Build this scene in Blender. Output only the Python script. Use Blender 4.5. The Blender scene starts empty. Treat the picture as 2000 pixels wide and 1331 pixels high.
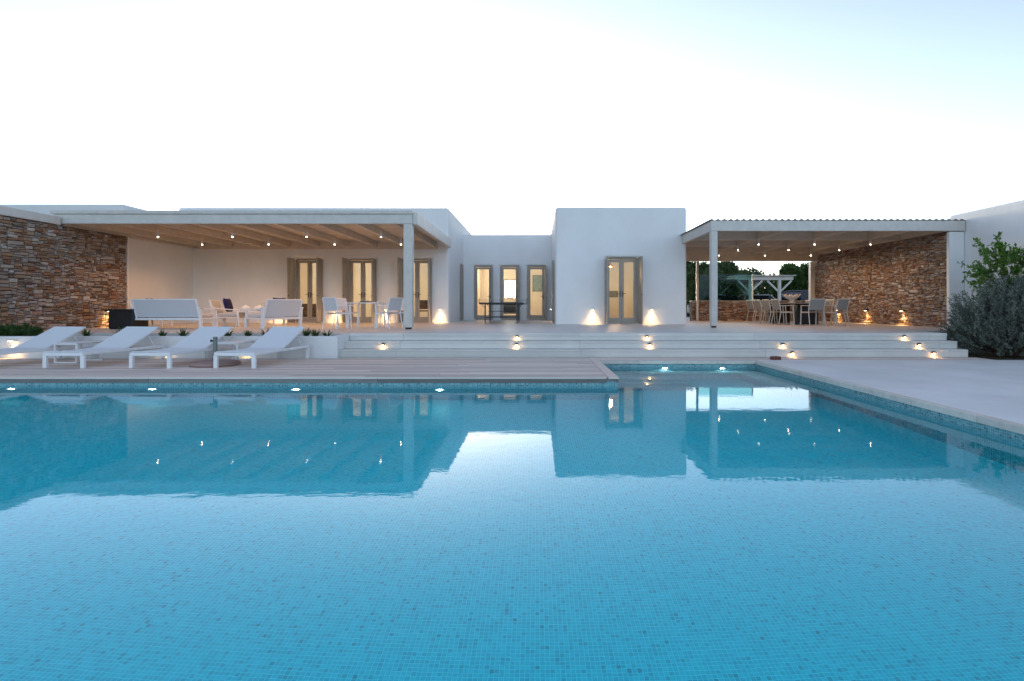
import bpy, bmesh, math, random
import numpy as np
from mathutils import Vector, Matrix
R = math.radians
rng = random.Random(7)
S = bpy.context.scene
COL = S.collection

# ------------------------------------------------------------------ camera
cam = bpy.data.cameras.new("camera"); camo = bpy.data.objects.new("camera", cam); COL.objects.link(camo)
camo.location = (0, 0, 1.25); camo.rotation_euler = (R(90), 0, 0)
cam.sensor_width = 36; cam.lens = 18.54; cam.shift_x = -0.024; cam.shift_y = -0.03325
cam.clip_end = 3000; cam.clip_start = 0.05
S.camera = camo
# ------------------------------------------------------------------ sky and light
SUN_EL, SUN_AZ = R(3.0), R(-11)
W = bpy.data.worlds.new("World"); S.world = W; W.use_nodes = True
nt = W.node_tree; nt.nodes.clear()
sky = nt.nodes.new("ShaderNodeTexSky"); sky.sky_type = 'NISHITA'; sky.sun_disc = False
sky.sun_elevation = SUN_EL; sky.sun_rotation = SUN_AZ
sky.air_density = 0.75; sky.dust_density = 0.65; sky.ozone_density = 2.5
hs = nt.nodes.new("ShaderNodeHueSaturation"); hs.inputs['Saturation'].default_value = 0.46
gm = nt.nodes.new('ShaderNodeGamma'); gm.inputs[1].default_value = 1.4
bg = nt.nodes.new("ShaderNodeBackground"); bg.inputs[1].default_value = 0.15
ow = nt.nodes.new("ShaderNodeOutputWorld")
nt.links.new(sky.outputs[0], hs.inputs['Color']); nt.links.new(hs.outputs[0], gm.inputs[0]); nt.links.new(gm.outputs[0], bg.inputs[0]); nt.links.new(bg.outputs[0], ow.inputs[0])
sl = bpy.data.lights.new("sun", 'SUN'); sl.energy = 0.003; sl.angle = R(12); sl.color = (1, .93, .85)
so = bpy.data.objects.new("sun", sl); COL.objects.link(so)
d = Vector((math.sin(SUN_AZ)*math.cos(SUN_EL), math.cos(SUN_AZ)*math.cos(SUN_EL), math.sin(SUN_EL)))
so.rotation_euler = d.to_track_quat('Z', 'Y').to_euler(); so.location = (0, 60, 30)
S.view_settings.view_transform = 'Standard'; S.view_settings.look = 'None'
S.view_settings.exposure = 2.12; S.view_settings.gamma = 1
S.cycles.use_denoising = True
S.cycles.max_bounces = 10; S.cycles.transparent_max_bounces = 12
S.cycles.sample_clamp_indirect = 6
S.render.engine = 'CYCLES'

# ------------------------------------------------------------------ helpers
class MB:
    def __init__(s): s.v = []; s.f = []
    def add(s, vs, fs):
        o = len(s.v); s.v += [tuple(v) for v in vs]; s.f += [tuple(o+i for i in f) for f in fs]; return s
    def box(s, x0, x1, y0, y1, z0, z1):
        vs = [(x, y, z) for z in (z0, z1) for y in (y0, y1) for x in (x0, x1)]
        return s.add(vs, [(0,2,3,1), (4,5,7,6), (0,1,5,4), (2,6,7,3), (0,4,6,2), (1,3,7,5)])
    def bar(s, p, q, w, h=None, up=(0,0,1)):
        h = h or w; p = Vector(p); q = Vector(q); t = (q-p).normalized(); u = Vector(up)
        if abs(t.dot(u)) > .98: u = Vector((0,1,0))
        a = t.cross(u).normalized(); b = a.cross(t).normalized()
        vs = [c + a*sx*w/2 + b*sz*h/2 for c in (p, q) for sx, sz in ((-1,-1),(1,-1),(1,1),(-1,1))]
        return s.add(vs, [(0,3,2,1),(4,5,6,7),(0,1,5,4),(1,2,6,5),(2,3,7,6),(3,0,4,7)])
    def tube(s, pts, rs, n=8, cap=True):
        pts = [Vector(p) for p in pts]
        if not hasattr(rs, '__len__'): rs = [rs]*len(pts)
        o = len(s.v); vs = []
        for i, p in enumerate(pts):
            t = (pts[min(i+1, len(pts)-1)] - pts[max(i-1, 0)]).normalized()
            u = Vector((0,0,1)) if abs(t.z) < .9 else Vector((1,0,0))
            a = t.cross(u).normalized(); b = a.cross(t)
            for k in range(n):
                an = 2*math.pi*k/n; vs.append(p + (a*math.cos(an) + b*math.sin(an))*rs[i])
        fs = [(i*n+k, i*n+(k+1) % n, (i+1)*n+(k+1) % n, (i+1)*n+k) for i in range(len(pts)-1) for k in range(n)]
        if cap: fs += [tuple(range(n))[::-1], tuple((len(pts)-1)*n+k for k in range(n))]
        return s.add(vs, fs)
    def lathe(s, prof, n=16, c=(0,0,0)):
        vs = [(c[0]+r*math.cos(2*math.pi*k/n), c[1]+r*math.sin(2*math.pi*k/n), c[2]+z) for r, z in prof for k in range(n)]
        fs = [(i*n+k, i*n+(k+1) % n, (i+1)*n+(k+1) % n, (i+1)*n+k) for i in range(len(prof)-1) for k in range(n)]
        fs += [tuple(range(n))[::-1], tuple((len(prof)-1)*n+k for k in range(n))]
        return s.add(vs, fs)
    def prism(s, poly, axis, a, b):
        n = len(poly)
        f = {'x': lambda t, u, v: (t, u, v), 'y': lambda t, u, v: (u, t, v), 'z': lambda t, u, v: (u, v, t)}[axis]
        vs = [f(a, *p) for p in poly] + [f(b, *p) for p in poly]
        return s.add(vs, [tuple(range(n))[::-1], tuple(range(n, 2*n))] + [(i, (i+1) % n, n+(i+1) % n, n+i) for i in range(n)])
    def sheet(s, path, x0, x1, t):   # path of (y,z), thickness t downwards, width along x
        n = len(path); vs = []
        for x in (x0, x1):
            vs += [(x, y, z) for y, z in path] + [(x, y, z-t) for y, z in path]
        m = 2*n; fs = []
        for i in range(n-1):
            fs += [(i, m+i, m+i+1, i+1), (n+i, n+i+1, m+n+i+1, m+n+i), (i, i+1, n+i+1, n+i), (m+i, m+n+i, m+n+i+1, m+i+1)]
        fs += [(0, n, m+n, m), (n-1, m+n-1, m+2*n-1, 2*n-1)]
        return s.add(vs, fs)
    def mesh(s, name, mat):
        me = bpy.data.meshes.new(name); me.from_pydata(s.v, [], s.f); me.update()
        bm = bmesh.new(); bm.from_mesh(me); bmesh.ops.recalc_face_normals(bm, faces=bm.faces); bm.to_mesh(me); bm.free()
        if mat: me.materials.append(mat)
        return me
    def build(s, name, mat, parent=None, bevel=0, seg=2, smooth=False):
        return link(name, s.mesh(name, mat), parent, bevel, seg, smooth)

def link(name, me, parent=None, bevel=0, seg=2, smooth=False):
    o = bpy.data.objects.new(name, me); COL.objects.link(o); o.parent = parent
    if smooth: me.polygons.foreach_set('use_smooth', [True]*len(me.polygons))
    if bevel:
        m = o.modifiers.new('bevel', 'BEVEL'); m.width = bevel; m.segments = seg; m.limit_method = 'ANGLE'; m.angle_limit = R(40)
    return o
def tag(o, label=None, cat=None, group=None, kind=None):
    for k, v in (('label', label), ('category', cat), ('group', group), ('kind', kind)):
        if v: o[k] = v
    return o
def empty(name, loc, rz=0, label=None, cat=None, group=None):
    o = bpy.data.objects.new(name, None); COL.objects.link(o); o.location = loc; o.rotation_euler = (0, 0, rz)
    o.empty_display_size = .1
    return tag(o, label, cat, group)
def copy_tree(o, parent=None):
    c = o.copy(); COL.objects.link(c); c.parent = parent
    for ch in o.children: copy_tree(ch, c)
    return c
def place(proto, used, loc, rz, label, cat, group=None):
    o = proto if not used else copy_tree(proto)
    used.append(1); o.location = loc; o.rotation_euler = (0, 0, rz)
    return tag(o, label, cat, group)
def csg(solids, voids):
    allb = solids + voids
    ax = [sorted({round(b[i+j], 4) for b in allb for j in (0, 1)}) for i in (0, 2, 4)]
    def inside(b, p): return all(b[2*i] < p[i] < b[2*i+1] for i in range(3))
    n = [len(a)-1 for a in ax]; sol = {}
    for i in range(n[0]):
        for j in range(n[1]):
            for k in range(n[2]):
                p = [(ax[q][m]+ax[q][m+1])/2 for q, m in ((0,i),(1,j),(2,k))]
                if any(inside(b, p) for b in solids) and not any(inside(b, p) for b in voids): sol[i,j,k] = 1
    vid = {}; V = []; F = []
    def vv(i, j, k):
        if (i,j,k) not in vid: vid[i,j,k] = len(V); V.append((ax[0][i], ax[1][j], ax[2][k]))
        return vid[i,j,k]
    for (i, j, k) in sol:
        for dd, q in (((-1,0,0), ((0,0,0),(0,0,1),(0,1,1),(0,1,0))), ((1,0,0), ((1,0,0),(1,1,0),(1,1,1),(1,0,1))),
                      ((0,-1,0), ((0,0,0),(1,0,0),(1,0,1),(0,0,1))), ((0,1,0), ((0,1,0),(0,1,1),(1,1,1),(1,1,0))),
                      ((0,0,-1), ((0,0,0),(0,1,0),(1,1,0),(1,0,0))), ((0,0,1), ((0,0,1),(1,0,1),(1,1,1),(0,1,1)))):
            if (i+dd[0], j+dd[1], k+dd[2]) not in sol: F.append(tuple(vv(i+a, j+b, k+c) for a, b, c in q))
    m = MB(); m.v = V; m.f = F
    return m

# ------------------------------------------------------------------ materials
def nodes(name):
    m = bpy.data.materials.new(name); m.use_nodes = True; t = m.node_tree
    return m, t, t.nodes['Principled BSDF'], t.nodes['Material Output']
def N(t, ty, **kw):
    n = t.nodes.new('ShaderNode'+ty)
    for k, v in kw.items():
        if k in n.inputs: n.inputs[k].default_value = v
        else: setattr(n, k, v)
    return n
def math_(t, op, a, b=None):
    n = t.nodes.new('ShaderNodeMath'); n.operation = op
    for i, x in enumerate((a, b)):
        if x is None: continue
        if isinstance(x, (int, float)): n.inputs[i].default_value = x
        else: t.links.new(x, n.inputs[i])
    return n.outputs[0]
def ramp(t, fac, stops, interp='LINEAR'):
    r = t.nodes.new('ShaderNodeValToRGB'); r.color_ramp.interpolation = interp
    e = r.color_ramp.elements
    while len(e) < len(stops): e.new(0.5)
    for el, (p, c) in zip(e, stops): el.position = p; el.color = (*c, 1)
    t.links.new(fac, r.inputs[0]); return r.outputs[0]
def plain(name, col, rough=.6, var=.12, sc=3, bump=0, bsc=40, metal=0, spec=.5, perobj=0, stretch=(1,1,1)):
    m, t, b, o = nodes(name)
    b.inputs['Roughness'].default_value = rough; b.inputs['Metallic'].default_value = metal
    b.inputs['Specular IOR Level'].default_value = spec
    g = N(t, 'NewGeometry'); mp = N(t, 'Mapping'); mp.inputs['Scale'].default_value = stretch
    t.links.new(g.outputs['Position'], mp.inputs[0])
    n1 = N(t, 'TexNoise', Scale=sc, Detail=6, Roughness=.6); t.links.new(mp.outputs[0], n1.inputs['Vector'])
    f = n1.outputs['Fac']
    if perobj:
        oi = N(t, 'ObjectInfo'); f = math_(t, 'ADD', math_(t, 'MULTIPLY', f, 1-perobj), math_(t, 'MULTIPLY', oi.outputs['Random'], perobj))
    lo = tuple(c*(1-var) for c in col); hi = tuple(min(1, c*(1+var)) for c in col)
    t.links.new(ramp(t, f, [(.25, lo), (.75, hi)]), b.inputs['Base Color'])
    if bump:
        n2 = N(t, 'TexNoise', Scale=bsc, Detail=4); t.links.new(mp.outputs[0], n2.inputs['Vector'])
        bp = N(t, 'Bump', Strength=bump, Distance=.02); t.links.new(n2.outputs['Fac'], bp.inputs['Height']); t.links.new(bp.outputs[0], b.inputs['Normal'])
    return m
def emit(name, col, strength):
    m, t, b, o = nodes(name); b.inputs['Base Color'].default_value = (*col, 1)
    b.inputs['Emission Color'].default_value = (*col, 1); b.inputs['Emission Strength'].default_value = strength
    return m
def island(name, stops, rough=.6, bump=0, trans=0):
    m, t, b, o = nodes(name); b.inputs['Roughness'].default_value = rough
    g = N(t, 'NewGeometry'); oi = N(t, 'ObjectInfo')
    f = math_(t, 'FRACT', math_(t, 'ADD', g.outputs['Random Per Island'], math_(t, 'MULTIPLY', oi.outputs['Random'], 7.31)))
    c = ramp(t, f, stops)
    n1 = N(t, 'TexNoise', Scale=25, Detail=5, Roughness=.65); t.links.new(g.outputs['Position'], n1.inputs['Vector'])
    mx = N(t, 'MixRGB', blend_type='MULTIPLY', Fac=.55)
    t.links.new(c, mx.inputs[1]); t.links.new(ramp(t, n1.outputs['Fac'], [(.3, (.45,.42,.4)), (.7, (1.25,1.2,1.15))]), mx.inputs[2])
    t.links.new(mx.outputs[0], b.inputs['Base Color'])
    if bump:
        bp = N(t, 'Bump', Strength=bump, Distance=.03); t.links.new(n1.outputs['Fac'], bp.inputs['Height']); t.links.new(bp.outputs[0], b.inputs['Normal'])
    if trans:
        b.inputs['Subsurface Weight'].default_value = 0
        tr = N(t, 'BsdfTranslucent'); t.links.new(mx.outputs[0], tr.inputs[0])
        ms = N(t, 'MixShader', Fac=trans); t.links.new(b.outputs[0], ms.inputs[1]); t.links.new(tr.outputs[0], ms.inputs[2]); t.links.new(ms.outputs[0], o.inputs[0])
    return m

PLASTER = plain('white_plaster', (.80,.80,.79), .85, .06, .9, .5, 4, stretch=(1,1,.6))
ROOMWALL = plain('room_plaster', (.74,.68,.58), .85, .04, 1.5)
FLOOR = plain('terrace_microcement', (.63,.60,.56), .42, .09, 1.1, .06, 30)
STEPM = plain('step_concrete', (.66,.64,.60), .55, .10, 1.6, .08, 40, perobj=.25)
PATIO = plain('patio_microcement', (.78,.765,.745), .5, .13, .8, .12, 18)
COPING = plain('coping_stone', (.66,.61,.545), .7, .16, 9, .15, 60, perobj=.2)
TIMBER = plain('painted_timber', (.60,.57,.52), .55, .10, 5, .1, 60, stretch=(1,1,1))
WARMTIMBER = plain('painted_soffit_timber', (.60,.52,.42), .6, .14, 4, .1, 60, perobj=.3)
DECKM = plain('weathered_teak', (.74,.61,.53), .7, .22, 6, .3, 40, perobj=.45, stretch=(.25,9,3))
DECKEDGE = plain('grey_weathered_teak', (.22,.205,.19), .75, .4, 7, .4, 30, perobj=.3, stretch=(.4,1,14))
WHITEMETAL = plain('white_powdercoat', (.80,.81,.82), .35, .02, 3)
SLING = plain('white_sling_fabric', (.78,.80,.82), .8, .03, 200)
GREYSLING = plain('pale_grey_sling_fabric', (.60,.62,.65), .85, .05, 200)
DARKSLING = plain('taupe_sling_fabric', (.26,.25,.235), .85, .06, 200)
CUSHION = plain('offwhite_cushion_fabric', (.66,.62,.57), .9, .06, 60)
NAVY = plain('navy_cushion_fabric', (.012,.013,.07), .9, .2, 60)
BLACK = plain('black_metal', (.012,.012,.013), .45, .2, 8)
DARKWOOD = plain('dark_wood', (.06,.032,.018), .6, .4, 10, stretch=(1,1,8))
TAUPE = plain('taupe_door_paint', (.37,.325,.27), .5, .08, 6, perobj=.15)
SOIL = plain('planting_soil', (.06,.045,.032), .95, .4, 18, .6, 50)
GRANITE = plain('pink_granite', (.36,.24,.215), .7, .3, 60)
GREYGREEN = plain('grey_green_tube', (.17,.20,.18), .4, .15, 20, metal=.4)
GRASSGROUND = plain('dry_field_ground', (.13,.12,.07), .95, .35, .25)
MORTAR = plain('dark_mortar', (.085,.065,.05), .95, .3, 20, .4, 60)
STONE = island('rust_schist_stone', [(0,(.22,.11,.065)), (.12,(.40,.27,.18)), (.22,(.34,.30,.28)), (.32,(.48,.36,.25)), (.40,(.34,.16,.085)), (.52,(.52,.48,.45)), (.62,(.26,.18,.13)), (.72,(.60,.53,.46)), (.82,(.17,.11,.08)), (.9,(.42,.25,.13)), (1,(.40,.35,.32))], .8, .8)
BULB = emit('warm_bulb', (1,.80,.55), 9)
LENS = emit('warm_lens', (1,.72,.38), 8)
POOLLENS = emit('pool_lamp_lens', (.92,.97,1), 40)
BARK = plain('bark', (.09,.065,.045), .9, .35, 12, .5, 40)
LEMONLEAF = island('citrus_leaf', [(0,(.05,.14,.016)), (.5,(.10,.24,.03)), (1,(.17,.34,.045))], .45, 0, .3)
BUSHLEAF = island('silver_green_leaf', [(0,(.07,.10,.07)), (.5,(.18,.225,.185)), (1,(.36,.40,.36))], .6, 0, .2)
TREELEAF = island('broad_tree_leaf', [(0,(.03,.07,.014)), (.5,(.06,.125,.025)), (1,(.10,.18,.035))], .55, 0, .25)
DARKLEAF = island('dark_tree_leaf', [(0,(.03,.06,.018)), (.5,(.055,.10,.03)), (1,(.085,.14,.045))], .6, 0, .2)
STRAPLEAF = island('strap_leaf', [(0,(.03,.08,.02)), (.5,(.055,.13,.03)), (1,(.09,.18,.05))], .5, 0, .25)
GLASSM, t_, b_, o_ = nodes('window_glass')
_tr = N(t_, 'BsdfTransparent'); _tr.inputs[0].default_value = (.93,.95,.94,1)
_gl = N(t_, 'BsdfGlossy', Roughness=.01); _fr = N(t_, 'Fresnel', IOR=1.5); _ms = N(t_, 'MixShader')
for a, c in ((_fr.outputs[0], _ms.inputs[0]), (_tr.outputs[0], _ms.inputs[1]), (_gl.outputs[0], _ms.inputs[2]), (_ms.outputs[0], o_.inputs[0])): t_.links.new(a, c)
SCREENGLASS, t_, b_, o_ = nodes('tinted_screen_glass')
_tr = N(t_, 'BsdfTransparent'); _tr.inputs[0].default_value = (.55,.74,.72,1)
_gl = N(t_, 'BsdfGlossy', Roughness=.02); _fr = N(t_, 'Fresnel', IOR=1.6); _ms = N(t_, 'MixShader')
for a, c in ((_fr.outputs[0], _ms.inputs[0]), (_tr.outputs[0], _ms.inputs[1]), (_gl.outputs[0], _ms.inputs[2]), (_ms.outputs[0], o_.inputs[0])): t_.links.new(a, c)

def mosaic(name, stops, grout):
    m, t, b, o = nodes(name); P = .026
    g = N(t, 'NewGeometry'); sp = N(t, 'SeparateXYZ'); sn = N(t, 'SeparateXYZ')
    t.links.new(g.outputs['Position'], sp.inputs[0]); t.links.new(g.outputs['True Normal'], sn.inputs[0])
    cells = []; line = None
    for i in range(3):
        u = math_(t, 'ADD', math_(t, 'DIVIDE', sp.outputs[i], P), 1000.37)
        cells.append(math_(t, 'FLOOR', u))
        fr = math_(t, 'FRACT', u)
        edge = math_(t, 'LESS_THAN', fr, .12)
        off = math_(t, 'LESS_THAN', math_(t, 'ABSOLUTE', sn.outputs[i]), .5)
        e = math_(t, 'MULTIPLY', edge, off)
        line = e if line is None else math_(t, 'MAXIMUM', line, e)
    cb = N(t, 'CombineXYZ')
    for i in range(3): t.links.new(cells[i], cb.inputs[i])
    wn = N(t, 'TexWhiteNoise'); wn.noise_dimensions = '3D'; t.links.new(cb.outputs[0], wn.inputs['Vector'])
    c = ramp(t, wn.outputs['Value'], stops)
    mx = N(t, 'MixRGB'); t.links.new(line, mx.inputs[0]); t.links.new(c, mx.inputs[1]); mx.inputs[2].default_value = (*grout, 1)
    t.links.new(mx.outputs[0], b.inputs['Base Color']); b.inputs['Roughness'].default_value = .35
    bp = N(t, 'Bump', Strength=.3, Distance=.002); bp.invert = True
    t.links.new(line, bp.inputs['Height']); t.links.new(bp.outputs[0], b.inputs['Normal'])
    return m
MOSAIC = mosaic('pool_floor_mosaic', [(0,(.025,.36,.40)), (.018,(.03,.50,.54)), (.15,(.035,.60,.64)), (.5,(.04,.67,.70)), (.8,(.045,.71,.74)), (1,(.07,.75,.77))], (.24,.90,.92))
SHADEDMOSAIC = mosaic('pool_wall_shaded_mosaic', [(0,(.03,.10,.12)), (.12,(.06,.19,.22)), (.4,(.09,.28,.32)), (.7,(.12,.34,.38)), (1,(.20,.42,.44))], (.40,.52,.53))  # same tile as the floor, with the walls' shade put into its colours
def water():
    m, t, b, o = nodes('pool_water'); t.nodes.remove(b)
    rf = N(t, 'BsdfRefraction', IOR=1.333, Roughness=0.0); gl = N(t, 'BsdfGlossy', Roughness=.012)
    fr = N(t, 'Fresnel'); ms = N(t, 'MixShader')
    g = N(t, 'NewGeometry'); mp = N(t, 'Mapping'); mp.inputs['Scale'].default_value = (.8, 1.5, 1)
    fr.inputs['IOR'].default_value = 1.37
    t.links.new(g.outputs['Position'], mp.inputs[0])
    n1 = N(t, 'TexNoise', Scale=6, Detail=3, Roughness=.5); t.links.new(mp.outputs[0], n1.inputs['Vector'])
    bp = N(t, 'Bump', Strength=.05, Distance=.01); t.links.new(n1.outputs['Fac'], bp.inputs['Height'])
    for q in (rf, gl, fr): t.links.new(bp.outputs[0], q.inputs['Normal'])
    t.links.new(fr.outputs[0], ms.inputs[0]); t.links.new(rf.outputs[0], ms.inputs[1]); t.links.new(gl.outputs[0], ms.inputs[2])
    tp = N(t, 'BsdfTransparent'); m2 = N(t, 'MixShader')      # seen from below the surface lets the sky light in
    t.links.new(g.outputs['Backfacing'], m2.inputs[0]); t.links.new(ms.outputs[0], m2.inputs[1]); t.links.new(tp.outputs[0], m2.inputs[2]); ms = m2
    va = N(t, 'VolumeAbsorption', Density=.85); va.inputs['Color'].default_value = (.0,.955,.995,1)
    t.links.new(ms.outputs[0], o.inputs[0]); t.links.new(va.outputs[0], o.inputs[1])
    return m
WATER = water()

# ------------------------------------------------------------------ ground and pool
ZT, ZD = .63, .137
PX0, PX1, PY0, PYM, PY1, PXE = -13.0, 4.49, -3.0, 8.3, 10.8, 1.28
g = MB()
gx = [-1500, PX0-.3, PX1+.2, 1500]; gy = [-1500, PY0-.3, PY1+.1, 27, 1500]
for i in range(3):
    for j in range(4):
        if (i, j) == (1, 1): continue
        z = .06 if j < 3 else .45
        g.add([(gx[i],gy[j],z),(gx[i+1],gy[j],z),(gx[i+1],gy[j+1],z),(gx[i],gy[j+1],z)], [(0,1,2,3)])
tag(g.build('ground', GRASSGROUND), 'dry field ground around the villa and its pool', None, None, 'structure')
B = .3
basin = csg([(PX0-B, PX1+.15, PY0-B, PY1+.05, -1.5, .066)], [(PX0, PX1, PY0, PYM, -1.12, 1), (PXE, PX1, 2, PY1, -1.12, 1)])
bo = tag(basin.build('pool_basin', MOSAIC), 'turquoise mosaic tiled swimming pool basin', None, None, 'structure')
bo.data.materials.append(SHADEDMOSAIC)
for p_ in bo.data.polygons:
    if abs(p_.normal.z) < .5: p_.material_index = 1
sb = MB()
for k, (y0, z) in enumerate(((10.25, -.28), (9.85, -.50), (9.45, -.72), (9.05, -.92))):
    sb.box(PXE+.001, 2.75, y0, (10.25, 9.85, 9.45)[k-1] if k else PY1-.001, -1.119, z)
sb.box(2.75, PX1-.001, 10.25, PY1-.001, -1.119, -.34).box(3.95, PX1-.001, 8.4, 10.25, -1.119, -.342)
sb.build('pool_bench_steps', SHADEDMOSAIC, bo)
e = .05
wp = [(PX0-e,PY0-e), (PX1+e,PY0-e), (PX1+e,PY1+.03), (PXE-e,PY1+.03), (PXE-e,PYM+e), (PX0-e,PYM+e)]
wo = MB().prism(wp, 'z', -1.3, 0.0).build('pool_water', WATER)
tag(wo, 'calm clear pool water reflecting the villa', None, None, 'structure')

# deck
deck = tag(csg([(PX0-.3, PXE-.02, PYM+.02, 11.47, .0665, .108), (PXE-.02, 9.6, PY1+.16, 11.59, .0665, .108)], []).build('wooden_deck', DECKEDGE), 'weathered timber deck along the pool', None, None, 'structure')
pw = .137
y = PYM+.035
row = 0
while y+pw < 11.47:
    x = PX0-.3+rng.uniform(0, 1.5)-1.5; xe = PXE-.155
    while x < xe:
        L = rng.uniform(2.4, 4.2); x1 = min(x+L, xe)
        if x1-x > .1 and x1 > PX0-.3:
            MB().box(max(x, PX0-.3), x1-.004, y, y+pw-.006, .109, ZD+rng.uniform(-.0015,.0015)).build('plank', DECKM, deck, .003, 1)
        x += L
    y += pw; row += 1
MB().box(PXE-.15, PXE+.012, PYM-.012, 11.46, .109, ZD+.003).build('edge_plank', DECKM, deck, .004, 1)
for i in range(4):
    x = PX0-.3+i*3.6
    MB().box(x, min(x+3.597, PXE-.152), PYM-.012, PYM+.033, .109, ZD+.002).build('edge_plank', DECKM, deck, .004, 1)
for i in range(4):
    x = PX0-.3+i*3.6
    MB().box(x, min(x+3.595, PXE+.005), PYM-.008, PYM+.018, .045, .107).build('fascia_board', DECKEDGE, deck, .003, 1)
MB().box(PXE-.02, PXE+.008, PYM-.007, PY1+.1, .045, .107).build('fascia_board', DECKEDGE, deck, .003, 1)
for j in range(4):
    y0 = PY1+.17+j*.155
    for i in range(3):
        MB().box(PXE+.015+i*2.78, PXE+.01+(i+1)*2.78, y0, y0+.149, .109, .130+rng.uniform(-.001,.001)).build('plank', DECKM, deck, .003, 1)
# patio and coping
pat = tag(csg([(PX1+.105, 16, -4, PY1+.155, .0665, ZD), (PX1+.151, 16, -4, PY1+.155, .0, .0665)], []).build('patio', PATIO), 'pale grey paved patio beside the pool', None, None, 'structure')
for i in range(15):
    y0 = -3.0+i*.93
    MB().box(PX1-.012, PX1+.103, y0, min(y0+.926, PY1+.15), .0672, ZD+.002).build('coping_stone', COPING, pat, .006, 2)
for i in range(4):
    x0 = PXE+.02+i*.8
    MB().box(x0, min(x0+.796, PX1-.016), PY1-.012, PY1+.155, .072, ZD+.001).build('coping_stone', COPING, pat, .006, 2)
# terrace and steps
ter = tag(csg([(-13.2, -4.33, 12.2, 31, 0, ZT-.07), (-4.33, 9.5, 12.26, 31, 0, ZT-.07), (9.5, 12.6, 13.6, 31, 0, ZT-.07),
               (-13.2, -4.33, 12.2, 31, ZT-.07, ZT), (-4.33, 9.5, 12.8, 31, ZT-.07, ZT), (9.5, 12.6, 13.6, 31, ZT-.07, ZT)], []).build('terrace', FLOOR), 'raised pale terrace in front of the villa', None, None, 'structure')
XJ = [-4.33, -3.08, .98, 5.04, 9.1, 9.5]
for i in range(5):
    MB().box(XJ[i]+.002, XJ[i+1]-.002, 12.2, 12.797, ZT-.068, ZT+.001).build('edge_slab', STEPM, ter, .006, 2)
    MB().box(XJ[i]+.002, XJ[i+1]-.002, 12.212, 12.258, .468, ZT-.07).build('riser_slab', STEPM, ter, .003, 1)
for name, y0, y1, zb, zt in (('upper_step', 11.9, 12.21, .302, .466), ('lower_step', 11.6, 12.21, .0, .300)):
    so_ = tag(MB().box(-4.328, 9.498, y0+.02, y1, zb, zt-.05).build(name, STEPM), None, None, None, 'structure')
    so_['label'] = 'long pale concrete step below the terrace edge' if 'upper' in name else 'long pale concrete step standing on the timber deck'
    for i in range(5):
        MB().box(XJ[i]+.002, XJ[i+1]-.002, y0, min(y1, y0+.4), zt-.048, zt).build('tread_slab', STEPM, so_, .005, 2)
        MB().box(XJ[i]+.002, XJ[i+1]-.002, y0+.006, y0+.018, max(zb, .135), zt-.05).build('riser_slab', STEPM, so_, .003, 1)
# planter
pl = empty('planter_wall', (-8.7, 11.55, .06), 0, 'long low white plaster planter wall behind the loungers', 'planter')
def loc(parent, o): o.parent = parent; o.matrix_parent_inverse = parent.matrix_world.inverted() if False else Matrix.Translation(-parent.location); return o
loc(pl, MB().box(-13.2, -4.335, 11.475, 11.595, .0, .60).build('wall', PLASTER, None, .02, 3))
loc(pl, MB().box(-4.5, -4.332, 11.596, 12.195, .0, .602).build('end_wall', PLASTER, None, .02, 3))
tag(loc(pl, MB().box(-13.2, -4.5, 11.596, 12.195, .1, .55).build('soil', SOIL)), None, None, None, 'stuff')

tb_ = empty('terracotta_block', (5.02, 11.08, .1315), 0, 'small dark red block on the deck strip at the pool corner', 'block')
MB().box(-.10,.10,-.05,.05,0,.065).build('body', plain('dark_terracotta', (.16,.05,.035), .8, .2, 20), tb_, .008, 2)
MB().box(-.07,.07,-.03,.03,.0655,.072).build('lid', plain('terracotta_lid', (.13,.04,.03), .8, .2, 20), tb_, .002, 1)
# ------------------------------------------------------------------ stone walls
stone_meshes = []
for k in range(14):
    r = random.Random(k); j = lambda a: r.uniform(-a, a)
    # unit stone, face towards +x at x=0 (proud), body back to x=-1 ; y,z in +-.5
    front = [(-.5+abs(j(.06)), -.5+abs(j(.12))), (.5-abs(j(.06)), -.5+abs(j(.12))), (.5-abs(j(.06)), .5-abs(j(.12))), (-.5+abs(j(.06)), .5-abs(j(.12)))]
    m = MB(); vs = [(-1, a*1.0, b*1.0) for a, b in front]
    vs += [(-.18+j(.1), a, b) for a, b in front] + [(j(.2), a*.86, b*.74) for a, b in front] + [(j(.25)+.06, j(.25), j(.2))]
    fs = [(0,1,5,4),(1,2,6,5),(2,3,7,6),(3,0,4,7),(4,5,9,8),(5,6,10,9),(6,7,11,10),(7,4,8,11),(8,9,12),(9,10,12),(10,11,12),(11,8,12)]
    stone_meshes.append(m.add(vs, fs).mesh('stone', STONE))
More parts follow.
